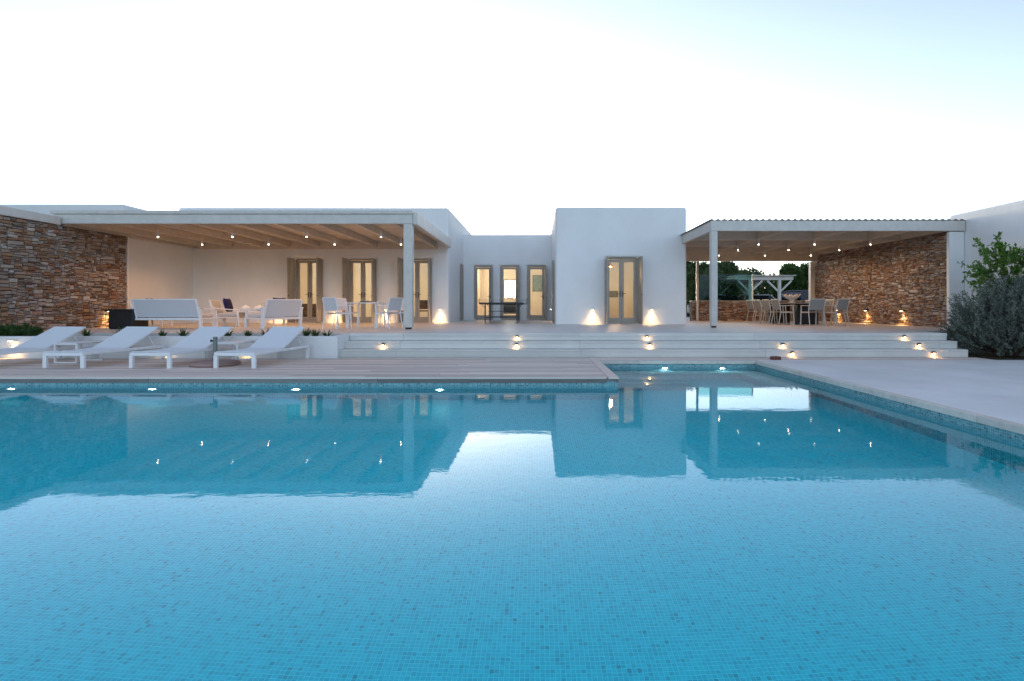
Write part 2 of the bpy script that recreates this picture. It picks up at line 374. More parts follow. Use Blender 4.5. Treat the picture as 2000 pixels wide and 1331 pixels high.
def stone_face(root, u0, u1, z0, z1, frame, prio, lmin=.12, lmax=.46, hmin=.05, hmax=.135, cap=300, seed=1):
    """frame(u, z, depth) -> world point of the face; prio(u,z) larger = shown larger"""
    r = random.Random(seed); items = []
    cu, cz = .042, .029; nu = int(round((u1-u0)/cu)); nz = int(round((z1-z0)/cz)); cu = (u1-u0)/nu; cz = (z1-z0)/nz
    occ = [[0]*nu for _ in range(nz)]
    for j in range(nz):
        for i in range(nu):
            if occ[j][i]: continue
            h = r.choice((1,1,2,2,2,3,3,4)); w = r.choice((2,3,3,4,4,5,6,7,9)) + (h > 2)
            k = 0
            while k < w and i+k < nu and not occ[j][i+k]: k += 1
            w = k
            if w == 1: h = r.choice((2,3))
            h = min(h, nz-j)
            for jj in range(j, j+h):
                if any(occ[jj][i:i+w]): h = jj-j; break
            for jj in range(j, j+h):
                for ii in range(i, i+w): occ[jj][ii] = 1
            items.append((u0+i*cu, u0+(i+w)*cu, z0+j*cz, z0+(j+h)*cz))
    items.sort(key=lambda q: -prio((q[0]+q[1])/2, (q[2]+q[3])/2)*(q[1]-q[0])*(q[3]-q[2]))
    fill = MB()
    for k, (a, b, c, e_) in enumerate(items):
        me = stone_meshes[r.randrange(14)]
        mid = frame((a+b)/2, (c+e_)/2); ax = frame(1, 0)-frame(0, 0); nrm = frame.n
        dep = r.uniform(.035, .07); proud = r.uniform(-.014, .024)
        M4 = Matrix(((nrm.x*dep, ax.x*(b-a-.008), 0, mid.x+nrm.x*proud), (nrm.y*dep, ax.y*(b-a-.008), 0, mid.y+nrm.y*proud), (0, 0, e_-c-.008, mid.z), (0,0,0,1)))
        M4 = Matrix.Translation(M4.translation) @ Matrix.Rotation(r.gauss(0, .035), 4, nrm) @ Matrix.Translation(-M4.translation) @ M4
        if k < cap:
            o = link('stone', me, root); o.matrix_parent_inverse = Matrix.Translation(-root.location)
            o.matrix_basis = M4 
        else:
            fill.add([M4 @ v.co for v in me.vertices], [tuple(p.vertices) for p in me.polygons])
    if fill.v:
        tag(loc(root, fill.build('stone_fill', STONE)), None, None, None, 'stuff')
class Frame:
    def __init__(s, o, ax, n): s.o = Vector(o); s.ax = Vector(ax); s.n = Vector(n)
    def __call__(s, u, z): return s.o + s.ax*u + Vector((0,0,z))
# left wall (face +x at X=-12.85)
lw = empty('stone_wall', (-13.0, 14, .06), 0, 'tall rust brown dry stone wall with a grey coping beside the planter', 'stone wall')
loc(lw, MB().box(-13.25, -12.90, 10.2, 16.55, 0, 3.44).build('wall_core', MORTAR))
loc(lw, MB().box(-13.30, -12.80, 10.15, 14.19, 3.445, 3.66).build('coping', TIMBER, None, .01, 2))
loc(lw, MB().box(-13.03, -12.83, 16.552, 16.62, ZT, 3.44).build('end_trim', PLASTER, None, .01, 2))
stone_face(lw, 11.0, 16.545, .5, 3.43, Frame((-12.85,0,0), (0,1,0), (1,0,0)), lambda u, z: 1 if u > 12.55 else .05, cap=300, seed=3)
# dining wall (face -x at X=12.1)
dw = empty('stone_wall', (12.3, 19, ZT), 0, 'tall rust brown dry stone wall lit by low lamps under the dining pergola', 'stone wall')
loc(dw, MB().box(12.15, 12.50, 15.55, 23.3, 0, 3.46).build('wall_core', MORTAR))
loc(dw, MB().box(12.075, 12.51, 15.42, 15.54, .1, 3.44).build('end_pier', PLASTER, None, .015, 2))
loc(dw, MB().box(11.85, 12.03, 22.80, 22.98, ZT, 3.19).build('corner_post', TIMBER, None, .008, 2))
stone_face(dw, -23.05, -15.55, ZT-.02, 3.45, Frame((12.1,0,0), (0,-1,0), (-1,0,0)), lambda u, z: 1/u**4, cap=300, seed=5)
# low back wall (face -y at y=22.8)
bw = empty('low_stone_wall', (9.3, 23, ZT), 0, 'low rust brown stone wall behind the dining table', 'stone wall')
loc(bw, MB().box(6.72, 11.84, 22.85, 23.15, 0, 1.47).build('wall_core', MORTAR))
loc(bw, MB().box(6.70, 11.84, 22.77, 23.17, 1.473, 1.50).build('coping', TIMBER, None, .006, 2))
stone_face(bw, 6.72, 11.84, ZT-.02, 1.465, Frame((0,22.8,0), (1,0,0), (0,-1,0)), lambda u, z: 1, cap=300, seed=8)

# ------------------------------------------------------------------ villa volumes
def rounded(mb, name, mat, parent, w=.08):
    o = mb.build(name, mat, parent, w, 3); o.modifiers['bevel'].use_clamp_overlap = False; return o
house = empty('white_house', (-8.4, 20, ZT), 0, 'long white plastered house with three french doors under the timber pergola', 'house')
D1 = [(-9.19,-8.14), (-7.16,-6.10), (-5.10,-4.01)]
loc(house, rounded(csg([(-13.6,-3.33,20,28,.0,5.01)], [(-13.2,-3.75,20.4,27.6,ZT+.01,3.7), (-13.2,-3.75,20.4,27.6,4.6,9)] + [(a,b,19.9,20.4,ZT+.01,3.07) for a, b in D1]), 'wall', PLASTER, None))
link_ = empty('white_house', (-1.3, 24, ZT), 0, 'set back lower white house section with three narrow doors behind the table tennis table', 'house')
D2 = [(-2.85,-2.03), (-1.66,-.80), (-.43,.40)]
loc(link_, rounded(csg([(-3.45,.75,24,30,.0,4.53)], [(-3.1,.5,24.35,29.65,ZT+.01,3.7), (-3.1,.5,24.35,29.65,4.2,9), (-1.85,-1.15,29.6,30.1,1.7,2.75)] + [(a,b,23.9,24.4,ZT+.01,3.11) for a, b in D2]), 'wall', PLASTER, None))
cube = empty('white_house', (3, 18.5, ZT), 0, 'tall white cubic house block with one double door between two low wall lamps', 'house')
D3 = (2.43, 3.58)
loc(cube, rounded(csg([(.665,5.27,18.5,26,.0,4.74)], [(1.07,4.87,18.9,25.6,ZT+.01,3.6), (1.07,4.87,18.9,25.6,4.4,9), (D3[0],D3[1],18.4,18.95,ZT+.01,2.98)]), 'wall', PLASTER, None))
lwing = empty('white_house', (-16, 17, .06), 0, 'white plastered wing rising behind the tall left stone wall', 'house')
loc(lwing, rounded(csg([(-22,-13.04,16.63,28,.0,4.49)], [(-21.7,-13.34,16.95,27.7,4.2,9)]), 'wall', PLASTER, None))
rwing = empty('white_house', (16, 12, .06), 0, 'white plastered wing standing behind the lemon tree and shrub', 'house')
loc(rwing, rounded(csg([(12.52,20,-2,16.04,.0,4.01)], [(12.9,19.7,-1.7,15.7,3.7,9)]), 'wall', PLASTER, None, .09))  # unseen near part lengthened to keep the bright horizon off the glass screen

def shutter_mesh(w, h):
    m = MB(); t = .04
    m.box(0, .07, -t/2, t/2, 0, h).box(w-.07, w, -t/2, t/2, 0, h).box(.07, w-.07, -t/2, t/2, h-.08, h).box(.07, w-.07, -t/2, t/2, 0, .12)
    n = 3
    for k in range(n):
        a = .07+(w-.14)*k/n; m.box(a+.002, a+(w-.14)/n-.002, -.013, .013, .12, h-.08)
    return m
def door(root, x0, x1, yf, z1, leaves, rec=.16, shut=(1,1), handle_side=1):
    H = z1-ZT-.012; y = yf+rec
    fr = MB(); w = .06
    fr.box(x0+.001, x0+w, y-.04, y+.04, 0, H).box(x1-w, x1-.001, y-.04, y+.04, 0, H).box(x0+w, x1-w, y-.04, y+.04, H-w, H).box(x0+w, x1-w, y-.05, y+.05, .001, .025)
    for p in fr.v[:]: pass
    fr.v = [(a, b, c+ZT+.011) for a, b, c in fr.v]
    loc(root, fr.build('door_frame', TAUPE, None, .004, 1))
    lw_ = (x1-x0-2*w)/leaves
    for k in range(leaves):
        a = x0+w+k*lw_+.003; b = a+lw_-.006; s = .085; m = MB(); z0 = ZT+.04; zt = ZT+H-w
        m.box(a, a+s, y-.025, y+.025, z0, zt).box(b-s, b, y-.025, y+.025, z0, zt).box(a+s, b-s, y-.025, y+.025, zt-.09, zt).box(a+s, b-s, y-.025, y+.025, z0, z0+.18)
        lf = loc(root, m.build('door_leaf', TAUPE, None, .004, 1))
        p = MB().box(a+s-.005, b-s+.005, y-.004, y+.004, z0+.175, zt-.085).build('pane', GLASSM, lf)
        hx = b-s/2 if k == 0 else a+s/2
        MB().box(hx-.015, hx+.015, y-.034, y-.025, z0+.92, z0+1.12).bar((hx, y-.06, z0+1.04), (hx+(-.11 if k == 0 else .11), y-.06, z0+1.04), .016).tube([(hx, y-.026, z0+1.04), (hx, y-.06, z0+1.04)], .009, 6).build('handle', BLACK, lf)
    sw = (x1-x0)/2*.97 if leaves == 2 else .42
    for side, on in ((0, shut[0]), (1, shut[1])):
        if not on: continue
        hx = x0+.022 if side == 0 else x1-.022
        sm = shutter_mesh(sw, H-.02); ang = R(-90) + (R(-4) if side == 0 else R(4))
        sm.v = [(p[0]*math.cos(ang)-p[1]*math.sin(ang)+hx, p[0]*math.sin(ang)+p[1]*math.cos(ang)+yf-.01, p[2]+ZT+.02) for p in sm.v]
        sh = loc(root, sm.build('shutter', TAUPE, None, .003, 1))
        c_, s_ = math.cos(ang), math.sin(ang)
        px, py = hx+c_*(sw-.035), yf-.01+s_*(sw-.035)
        MB().box(px-.028, px+.028, py-.02, py+.02, ZT+1.0, ZT+1.05).build('catch', BLACK, sh)
for a, b in D1: door(house, a, b, 20, 3.07, 2)
for a, b in D2: door(link_, a, b, 24, 3.11, 1, .14, (0, 1))
door(cube, D3[0], D3[1], 18.5, 2.98, 2, .2)
for root, x, y0, y1, zt, dx in ((house, -3.30, 23.0, 23.55, 3.13, .02), (cube, .635, 19.7, 20.4, 3.0, -.02)):
    sm = shutter_mesh(y1-y0, zt-ZT-.05); sm.v = [(p[1]+x+dx, p[0]+y0, p[2]+ZT+.03) for p in sm.v]
    loc(root, sm.build('shutter', TAUPE, None, .003, 1))
# back window of the set-back section
wf = MB(); wx0, wx1, wz0, wz1 = -1.85, -1.15, 1.7, 2.75
for q in ((wx0+.001,wx0+.06,wz0+.001,wz1-.001),(wx1-.06,wx1-.001,wz0+.001,wz1-.001),(wx0+.06,wx1-.06,wz1-.06,wz1-.001),(wx0+.06,wx1-.06,wz0+.001,wz0+.06),(wx0+.06,wx1-.06,2.5,2.54)):
    wf.box(q[0], q[1], 29.75, 29.82, q[2], q[3])
wfo = loc(link_, wf.build('window', TAUPE)); MB().box(wx0+.05, wx1-.05, 29.78, 29.79, wz0+.05, wz1-.05).build('pane', GLASSM, wfo)

# ------------------------------------------------------------------ lamps
WARM = (1, .47, .15); LSC = .5
def light(name, ty, loc_, energy, col=WARM, size=.03, parent=None, rot=(0,0,0), spot=None, blend=.6):
    l = bpy.data.lights.new(name, ty); l.energy = energy*LSC; l.color = col
    l.shadow_soft_size = size
    if spot: l.spot_size = R(spot); l.spot_blend = blend
    o = bpy.data.objects.new(name, l); COL.objects.link(o); o.location = loc_; o.rotation_euler = rot; o.parent = parent
    return o
def pendant(loc_, drop, label, group, power, big=False):
    o = empty('pendant_lamp', loc_, 0, label, 'pendant lamp', group); k = 2.2 if big else 1
    MB().tube([(0,0,0), (0,0,-drop)], .006, 6).lathe([(.03,-.012),(.03,0)], 8).build('cord', WHITEMETAL, o)
    MB().lathe([(.016*k,0),(.034*k,-.006*k),(.036*k,-.13*k),(.031*k,-.13*k),(.012*k,-.01*k)], 12, (0,0,-drop)).build('shade', WHITEMETAL, o, smooth=True)
    MB().lathe([(.006,0),(.018*k,-.02*k),(.021*k,-.04*k),(.014*k,-.058*k),(.004,-.062*k)], 12, (0,0,-drop-.085*k)).build('bulb', BULB, o, smooth=True)
    light('light', 'SPOT', (0,0,-drop-.17*k), power*5.5, WARM, .03, o, (0,0,0), 150, .6)
    return o
LXS = [-11.2, -9.0, -6.8, -4.6]
for r_, yy in enumerate((15.6, 17.5)):
    for x in LXS:
        pendant((x+.1*r_, yy, 3.50), .06, 'small white pendant lamp in the lounge pergola, '+('row nearer the pool' if r_ == 0 else 'row nearer the house'), 'lounge pergola lamps '+('pool row' if r_ == 0 else 'house row'), 5.0)
for r_, yy in enumerate((17.5, 19.3, 21.3)):
    for x in (7.35, 9.2, 11.05):
        pendant((x, yy-.05, 3.465), .03, 'small white pendant lamp of the dining pergola, '+('row nearest the pool', 'middle row', 'row nearest the low stone wall')[r_], 'dining pergola lamps '+('pool row', 'middle row', 'back row')[r_], 2.6)
def wall_light(loc_, rz, label, power, dark=False, group=None):   # faces local -y, back on wall at y=0
    o = empty('wall_light', loc_, rz, label, 'wall lamp', group)
    MB().box(-.05, .05, -.13, 0, 0, .04).build('housing', BLACK if dark else PLASTER, o, .006, 2)
    MB().box(-.03, .03, -.12, -.07, -.006, -.001).build('lens', LENS, o)
    light('light', 'SPOT', (0,-.085,-.012), power*2.6, (1,.58,.22), .03, o, (R(4),0,0), 100, 1)
    return o
zl = ZT+.50
wall_light((1.96, 18.5, zl), 0, 'low white wall lamp on the cubic block beside the left shutter of its door', 9)
wall_light((4.02, 18.5, zl), 0, 'low white wall lamp on the cubic block near the dining pergola', 9)
wall_light((-3.64, 20.0, zl), 0, 'low white wall lamp on the house corner behind the pergola post', 9)
wall_light((-5.72, 20.0, zl), 0, 'low white wall lamp between house doors behind the white dining chairs', 9)
wall_light((-7.62, 20.0, zl), 0, 'low white wall lamp on the house between the first two french doors', 9)
wall_light((-9.75, 20.0, zl), 0, 'low white wall lamp on the house behind the angled white armchair', 9)
wall_light((.665, 21.3, zl), R(-90), 'low white wall lamp on the shaded side wall of the cubic block', 6)
for yy, nm in ((17.35, 'nearest the shrub'), (19.25, 'beside the dining chairs'), (21.1, 'behind the dining chairs')):
    wall_light((12.09, yy, ZT+.47), R(-90), 'low black wall lamp on the dining stone wall '+nm, 8, True)
wall_light((-12.84, 15.72, ZT+.47), R(90), 'low black wall lamp on the tall stone wall beside the black box', 6, True)
wall_light((-11.35, 11.474, .50), 0, 'low lamp on the planter wall below the tall stone wall', 4)
wall_light((-8.05, 11.474, .24), 0, 'low lamp on the planter wall behind the lounger in front of the black box', .6)
wall_light((-6.3, 11.474, .24), 0, 'low lamp on the planter wall behind the side table and parasol base', .6)
def step_light(loc_, label):
    o = empty('step_light', loc_, 0, label, 'step lamp', 'step lamps')
    MB().prism([(-.045,0),(-.04,.02),(-.022,.037),(0,.043),(.022,.037),(.04,.02),(.045,0)], 'y', -.058, 0).build('hood', BLACK, o, .003, 1)
    MB().box(-.02, .02, -.054, -.03, -.004, -.0005).build('lens', LENS, o)
    light('light', 'SPOT', (0,-.055,-.008), 1.4, (1,.52,.17), .015, o, (R(-4),0,0), 155, 1)
for x, nm in ((-.45, 'in line with the table tennis table'), (2.55, 'in line with the cubic block door'), (8.5, 'near the shrub')):
    step_light((x, 12.212, .545), 'small hooded lamp in the top riser, '+nm)
for x, nm in ((-3.46, 'beside the planter end'), (-.45, 'in line with the table tennis table'), (2.55, 'in line with the cubic block door'), (5.55, 'in line with the dining chairs'), (8.62, 'near the shrub')):
    step_light((x, 11.906, .385), 'small hooded lamp in the middle riser, '+nm)
for x, nm in ((5.62, 'beyond the pool corner'), (8.72, 'near the shrub')):
    step_light((x, 11.606, .225), 'small hooded lamp in the bottom riser, '+nm)
def pool_light(loc_, rz, label):
    o = empty('pool_light', loc_, rz, label, 'pool lamp', 'underwater pool lamps')
    a = MB().lathe([(.05,0),(.085,0),(.085,.018),(.07,.024),(.05,.012)], 20); b = MB().lathe([(.049,.001),(.049,.010),(.03,.016),(.004,.018)], 20)
    for m, n_, mt in ((a, 'ring', WHITEMETAL), (b, 'lens', POOLLENS)):
        m.v = [(x, -z, y) for x, y, z in m.v]; m.build(n_, mt, o)
for i, x in enumerate((-8.25, -6.04, -3.78, -1.52)):
    pool_light((x, PYM, -.36), 0, 'round underwater lamp in the pool wall below the timber deck')
for x in (2.62, 3.80): pool_light((x, PY1, -.14), 0, 'round underwater lamp in the pool wall below the steps')

# ------------------------------------------------------------------ lounge pergola (left)
pg = empty('timber_pergola', (-8.2, 17, ZT), 0, 'wide grey timber pergola sheltering the lounge seats, one post', 'pergola')
PF = 14.25
def P(mb, name, mat, bevel=.006): return loc(pg, mb.build(name, mat, None, bevel, 1))
P(MB().box(-13.05, -3.35, PF, PF+.10, 3.49, 3.745), 'front_beam', TIMBER)
P(MB().box(-13.12, -3.33, PF-.04, PF+.13, 3.748, 3.84), 'front_fascia', TIMBER)
P(MB().box(-3.345, -3.23, PF+.02, 19.99, 3.47, 3.80), 'side_beam', TIMBER)
pp = P(MB().box(-3.60, -3.36, PF-.005, PF+.20, ZT+.05, 3.487), 'post', TIMBER, .012)
MB().box(-3.55, -3.41, PF+.03, PF+.165, ZT+.001, ZT+.049).build('post_foot', BLACK, pp)
for k in range(9):
    x = -12.6+k*1.09
    P(MB().box(x-.045, x+.045, PF+.102, 19.93, 3.50, 3.70), 'rafter', WARMTIMBER)
yb = PF+.135
while yb < 19.95:
    P(MB().box(-13.02, -3.35, yb, min(yb+.195, 19.96), 3.705, 3.735), 'roof_board', WARMTIMBER, .004); yb += .2
P(MB().box(-13.02, -12.84, PF+.104, 19.93, 3.445, 3.702), 'wall_plate', WARMTIMBER)
P(MB().box(-12.83, -3.75, 19.935, 19.985, 3.42, 3.70), 'wall_plate', WARMTIMBER)

# ------------------------------------------------------------------ dining pergola (right)
pg = empty('timber_pergola', (9, 19, ZT), 0, 'grey timber pergola with corrugated roof sheltering the long dining table', 'pergola')
DF = 15.38
P(MB().box(5.09, 12.50, DF, DF+.10, 3.455, 3.755), 'front_beam', TIMBER)
P(MB().box(5.09, 5.20, DF+.102, 18.49, 3.455, 3.75), 'side_beam', TIMBER)
pp = P(MB().box(5.10, 5.285, DF+.002, DF+.19, ZT+.05, 3.453), 'post', TIMBER, .012)
MB().box(5.13, 5.25, DF+.03, DF+.16, ZT+.001, ZT+.049).build('post_foot', BLACK, pp)
P(MB().box(6.86, 6.95, 22.62, 22.72, ZT, 3.19), 'post', TIMBER, .008)
P(MB().box(5.28, 12.07, 22.6, 22.75, 3.195, 3.70), 'rear_beam', WARMTIMBER)
for yy in (17.5, 19.3, 21.3):
    P(MB().box(5.29 if yy > 18.5 else 5.202, 12.08, yy-.045, yy+.045, 3.45, 3.74), 'cross_beam', WARMTIMBER)
for x in (7.35, 9.2, 11.05):
    P(MB().box(x-.04, x+.04, DF+.102, 22.59, 3.47, 3.748), 'rafter', WARMTIMBER)
P(MB().box(12.07, 12.49, DF+.104, 23.2, 3.462, 3.752), 'wall_plate', WARMTIMBER)
xs = 5.02; pitch = .187
while xs < 12.4:
    n = 6*8; m = MB(); vs = []; w = pitch*6
    for i in range(n+1):
        x = xs+w*i/n; z = 3.782+.022*math.sin(2*math.pi*x/pitch)
        if x > 12.52: break
        for (yy, dz) in ((DF-.03, 0), (23.2, -.02), (23.2, -.03), (DF-.03, -.008)): vs.append((x, yy, z+dz))
    k = len(vs)//4
    fs = [(4*i+a, 4*i+(a+1) % 4, 4*i+4+(a+1) % 4, 4*i+4+a) for i in range(k-1) for a in range(4)]
    P(m.add(vs, fs), 'corrugated_sheet', TIMBER, 0); xs += w-.0

# glass screen
gs = empty('glass_windscreen', (8, 22.97, 1.50), 0, 'teal tinted glass windscreen standing on the low stone wall', 'glass screen')
loc(gs, MB().box(6.98, 9.38, 22.965, 22.977, 1.502, 2.65).build('pane', SCREENGLASS))
loc(gs, MB().box(9.38, 9.43, 22.95, 22.995, 1.502, 2.66).build('end_post', WHITEMETAL))

# ------------------------------------------------------------------ sun loungers
def make_lounger():
    o = empty('sun_lounger', (0,0,0)); w = .36; t = .05
    for sx in (-1, 1):
        MB().box(sx*w-t/2, sx*w+t/2, 0, 1.90, .235, .285).build('side_rail', WHITEMETAL, o, .006, 2)
        for yy in (0, 1.85): MB().box(sx*w-.036, sx*w+.036, yy, yy+.05, 0, .234).build('leg', WHITEMETAL, o, .005, 1)
    MB().box(-w+t/2, w-t/2, 0, .045, .222, .284).build('foot_bar', WHITEMETAL, o, .005, 1)
    MB().box(-w+t/2, w-t/2, 1.86, 1.90, .236, .284).build('head_bar', WHITEMETAL, o, .005, 1)
    path = [(.02,.302)] + [(.02+.93*i/8, .302-.018*math.sin(math.pi*i/8)) for i in range(1, 9)]
    MB().sheet(path, -w+.005, w-.005, .012).build('seat_sling', SLING, o)
    b = [(.955+.80*i/8, .304+.375*(i/8)-.012*math.sin(math.pi*i/8)) for i in range(9)]
    bk = MB().sheet(b, -w+.005, w-.005, .014).build('backrest', SLING, o)
    fr = MB()
    for sx in (-1, 1): fr.bar((sx*(w-.02), .955, .283), (sx*(w-.02), 1.76, .660), .028)
    fr.bar((-w+.006, 1.765, .668), (w-.006, 1.765, .668), .028).build('back_frame', WHITEMETAL, bk)
    st = MB()
    for sx in (-1, 1): st.bar((sx*(w-.05), 1.50, .54), (sx*(w-.05), 1.72, .27), .018)
    st.build('back_strut', WHITEMETAL, o)
    return o
lp = make_lounger(); used = []
for x, lab in ((-10.06, 'white sling sun lounger next to the tall stone wall, lamp glow behind it'), (-8.50, 'white sling sun lounger standing in front of the black box'),
               (-6.93, 'white sling sun lounger with the pink granite parasol base beside it'), (-5.42, 'white sling sun lounger at the end of the row next to open deck')):
    place(lp, used, (x, 9.46+rng.uniform(-.025,.025), ZD+.002), R(-4.5+rng.uniform(-1.2,1.2)), lab, 'sun lounger', 'sun loungers along the pool deck')
def make_side_table():
    o = empty('side_table', (0,0,0))
    for yy in (-.27, .27):
        m = MB(); m.box(-.24, .24, yy-.02, yy+.02, 0, .025).box(-.24, -.215, yy-.02, yy+.02, .025, .36).box(.215, .24, yy-.02, yy+.02, .025, .36).box(-.24, .24, yy-.02, yy+.02, .36, .385)
        m.build('leg_loop', WHITEMETAL, o, .004, 1)
    MB().box(-.25, .25, -.30, .30, .387, .402).build('table_top', WHITEMETAL, o, .004, 1)
    return o
stp = make_side_table(); used = []
place(stp, used, (-9.2, 10.6, ZD+.002), R(-4), 'low white metal side table between the loungers by the stone wall', 'side table', 'side tables on the deck')
place(stp, used, (-6.13, 10.72, ZD+.002), R(-4), 'low white metal side table behind the parasol stand', 'side table', 'side tables on the deck')
ub = empty('parasol_base', (-6.08, 9.98, ZD+.003), 0, 'round pink granite parasol base with an empty grey tube on the deck', 'parasol base')
MB().lathe([(.40,0),(.425,.02),(.425,.05),(.40,.07),(.06,.08)], 32).build('base_plate', GRANITE, ub, smooth=False)
MB().lathe([(.055,.08),(.055,.13),(.036,.14),(.036,.50),(.041,.505),(.041,.53),(.03,.535)], 16).build('tube', GREYGREEN, ub)
MB().tube([(-.035,0,.46), (-.085,0,.46)], [.012,.026], 8).build('knob', BLACK, ub)

# ------------------------------------------------------------------ lounge furniture
def make_sofa(w, cush=2):
    """back towards local -y"""
    o = empty('garden_sofa', (0,0,0)); h = w/2
    for sx in (-1, 1):
        m = MB(); m.prism([(-.03,0),(.07,0),(.03,.60),(-.07,.60)], 'x', sx*h-.03, sx*h+.03); m.build('rear_leg', WHITEMETAL, o, .008, 2)
        MB().bar((sx*h, .74, 0), (sx*h, .68, .50), .055, .055).build('front_leg', WHITEMETAL, o, .006, 1)
        MB().bar((sx*h, -.10, .575), (sx*h, .73, .50), .06, .03).build('armrest', WHITEMETAL, o, .006, 1)
        MB().box(sx*h-.025, sx*h+.025, .05, .70, .26, .30).build('side_rail', WHITEMETAL, o, .005, 1)
    MB().box(-h+.03, h-.03, -.01, .04, .24, .30).build('rear_rail', WHITEMETAL, o, .005, 1)
    MB().box(-h+.03, h-.03, .66, .71, .25, .30).build('front_rail', WHITEMETAL, o, .005, 1)
    b = MB(); b.prism([(.03,.32),(.05,.32),(-.10,.80),(-.12,.80)], 'x', -h+.075, h-.075).build('back_sling', GREYSLING, o)
    f = MB()
    f.bar((-h+.05,.03,.30), (-h+.05,-.125,.82), .04).bar((h-.05,.03,.30), (h-.05,-.125,.82), .04).bar((-h+.05,-.12,.81), (h-.05,-.12,.81), .035).build('back_frame', WHITEMETAL, o, .004, 1)
    for k in range(cush):
        a = -h+.05+(w-.1)*k/cush; e_ = a+(w-.1)/cush-.01
        MB().box(a, e_, .08, .70, .31, .42).build('seat_cushion', CUSHION, o, .035, 3)
    return o
sf = make_sofa(1.84); sf.location = (-10.19, 14.55, ZT+.002)
tag(sf, 'white framed two seat garden sofa with its grey sling back towards the pool', 'sofa')
lv = make_sofa(1.25, 1); lv.name = 'garden_armchair'; lv.location = (-7.35, 15.25, ZT+.002); lv.rotation_euler = (0,0,R(64))
tag(lv, 'wide white armchair angled beside the coffee table, its back towards the white dining set', 'armchair')
used = [1]
for loc_, rz, lab in (((-9.95, 16.5, ZT+.002), R(-80), 'white armchair behind the right end of the sofa, partly hidden'), ((-12.2, 16.2, ZT+.002), R(-75), 'white armchair behind the left end of the sofa beside the plaster wall')):
    place(make_sofa(.78, 1), [], loc_, rz, lab, 'armchair').name = 'garden_armchair'
def pillow(loc_, rot, lab, w=.45):
    m = MB(); n = 8; vs = []; fs = []
    for s in (1, -1):
        for i in range(n+1):
            for j in range(n+1):
                u, v = 2*i/n-1, 2*j/n-1
                k = max(0, (1-u**4))*max(0, (1-v**4)); e2 = 1-.07*(1-abs(u)**2)*abs(v)**3
                vs.append((u*w/2*(1-.08*(1-v*v)*(abs(u) > .9)), s*.075*k**.5, v*w/2*e2))
    q = (n+1)**2
    for s in range(2):
        for i in range(n):
            for j in range(n):
                f = (s*q+i*(n+1)+j, s*q+(i+1)*(n+1)+j, s*q+(i+1)*(n+1)+j+1, s*q+i*(n+1)+j+1); fs.append(f if s else f[::-1])
    m.add(vs, fs); me = m.mesh('cushion', NAVY)
    bm = bmesh.new(); bm.from_mesh(me); bmesh.ops.remove_doubles(bm, verts=bm.verts, dist=.0005); bm.to_mesh(me); bm.free()
    o = link('cushion', me, None, 0, 2, True); o.location = loc_; o.rotation_euler = rot
    return tag(o, lab, 'cushion', 'navy cushions')
pillow((-7.55, 15.42, ZT+.66), (R(14),0,R(64)), 'navy square cushion on the wide angled armchair')
pillow((-9.66, 16.52, ZT+.66), (R(14),0,R(-80)), 'navy square cushion on the armchair behind the sofa right end')
pillow((-11.9, 16.28, ZT+.66), (R(14),0,R(-75)), 'navy square cushion on the armchair beside the plaster wall')
ct = empty('coffee_table', (-8.85, 16.6, ZT+.001), 0, 'white coffee table between the garden armchairs', 'coffee table')
MB().box(-.55, .55, -.32, .32, .44, .47).build('table_top', WHITEMETAL, ct, .008, 2)
for sx in (-1, 1):
    for sy in (-1, 1): MB().bar((sx*.46, sy*.26, 0), (sx*.42, sy*.24, .438), .035).build('leg', WHITEMETAL, ct)
zt_ = ZT+.472
bowl = lambda r: MB().lathe([(.03,0),(.05*r,.004),(.13*r,.07),(.15*r,.12),(.14*r,.12),(.12*r,.075),(.02,.02)], 20)
for loc_, r_, lab in (((-9.1,16.5,zt_), 1.0, 'white round bowl on the coffee table'), ((-8.75,16.65,zt_), 1.15, 'larger white bowl on the coffee table')):
    o = empty('bowl', loc_, 0, lab, 'bowl'); bowl(r_).build('bowl_body', WHITEMETAL, o, smooth=True)
    MB().lathe([(.12*r_,.105),(.10*r_,.15),(.03*r_,.17),(.02,.19),(.004,.195)], 16).build('lid', WHITEMETAL, o, smooth=True)
ln = empty('candle_lantern', (-8.45, 16.45, zt_), 0, 'beige candle lantern on the coffee table', 'lantern')
MB().box(-.08,.08,-.08,.08,0,.02).box(-.08,.08,-.08,.08,.24,.26).build('frame', CUSHION, ln, .004, 1)
for sx in (-1,1):
    for sy in (-1,1): MB().box(sx*.07-.008,sx*.07+.008,sy*.07-.008,sy*.07+.008,.021,.239).build('corner_post', CUSHION, ln)
MB().lathe([(.04,.021),(.04,.14),(.004,.145)], 12).build('candle', CUSHION, ln)
bx = empty('storage_box', (-11.40, 14.75, ZT+.001), 0, 'black square storage box beside the tall stone wall', 'box')
MB().box(-.33,.33,-.30,.30,.02,.50).build('body', BLACK, bx, .015, 2); MB().box(-.345,.345,-.315,.315,.503,.545).build('lid', BLACK, bx, .012, 2)
for sx in (-1,1): MB().box(sx*.28-.04,sx*.28+.04,-.28,.28,0,.019).build('foot', BLACK, bx)

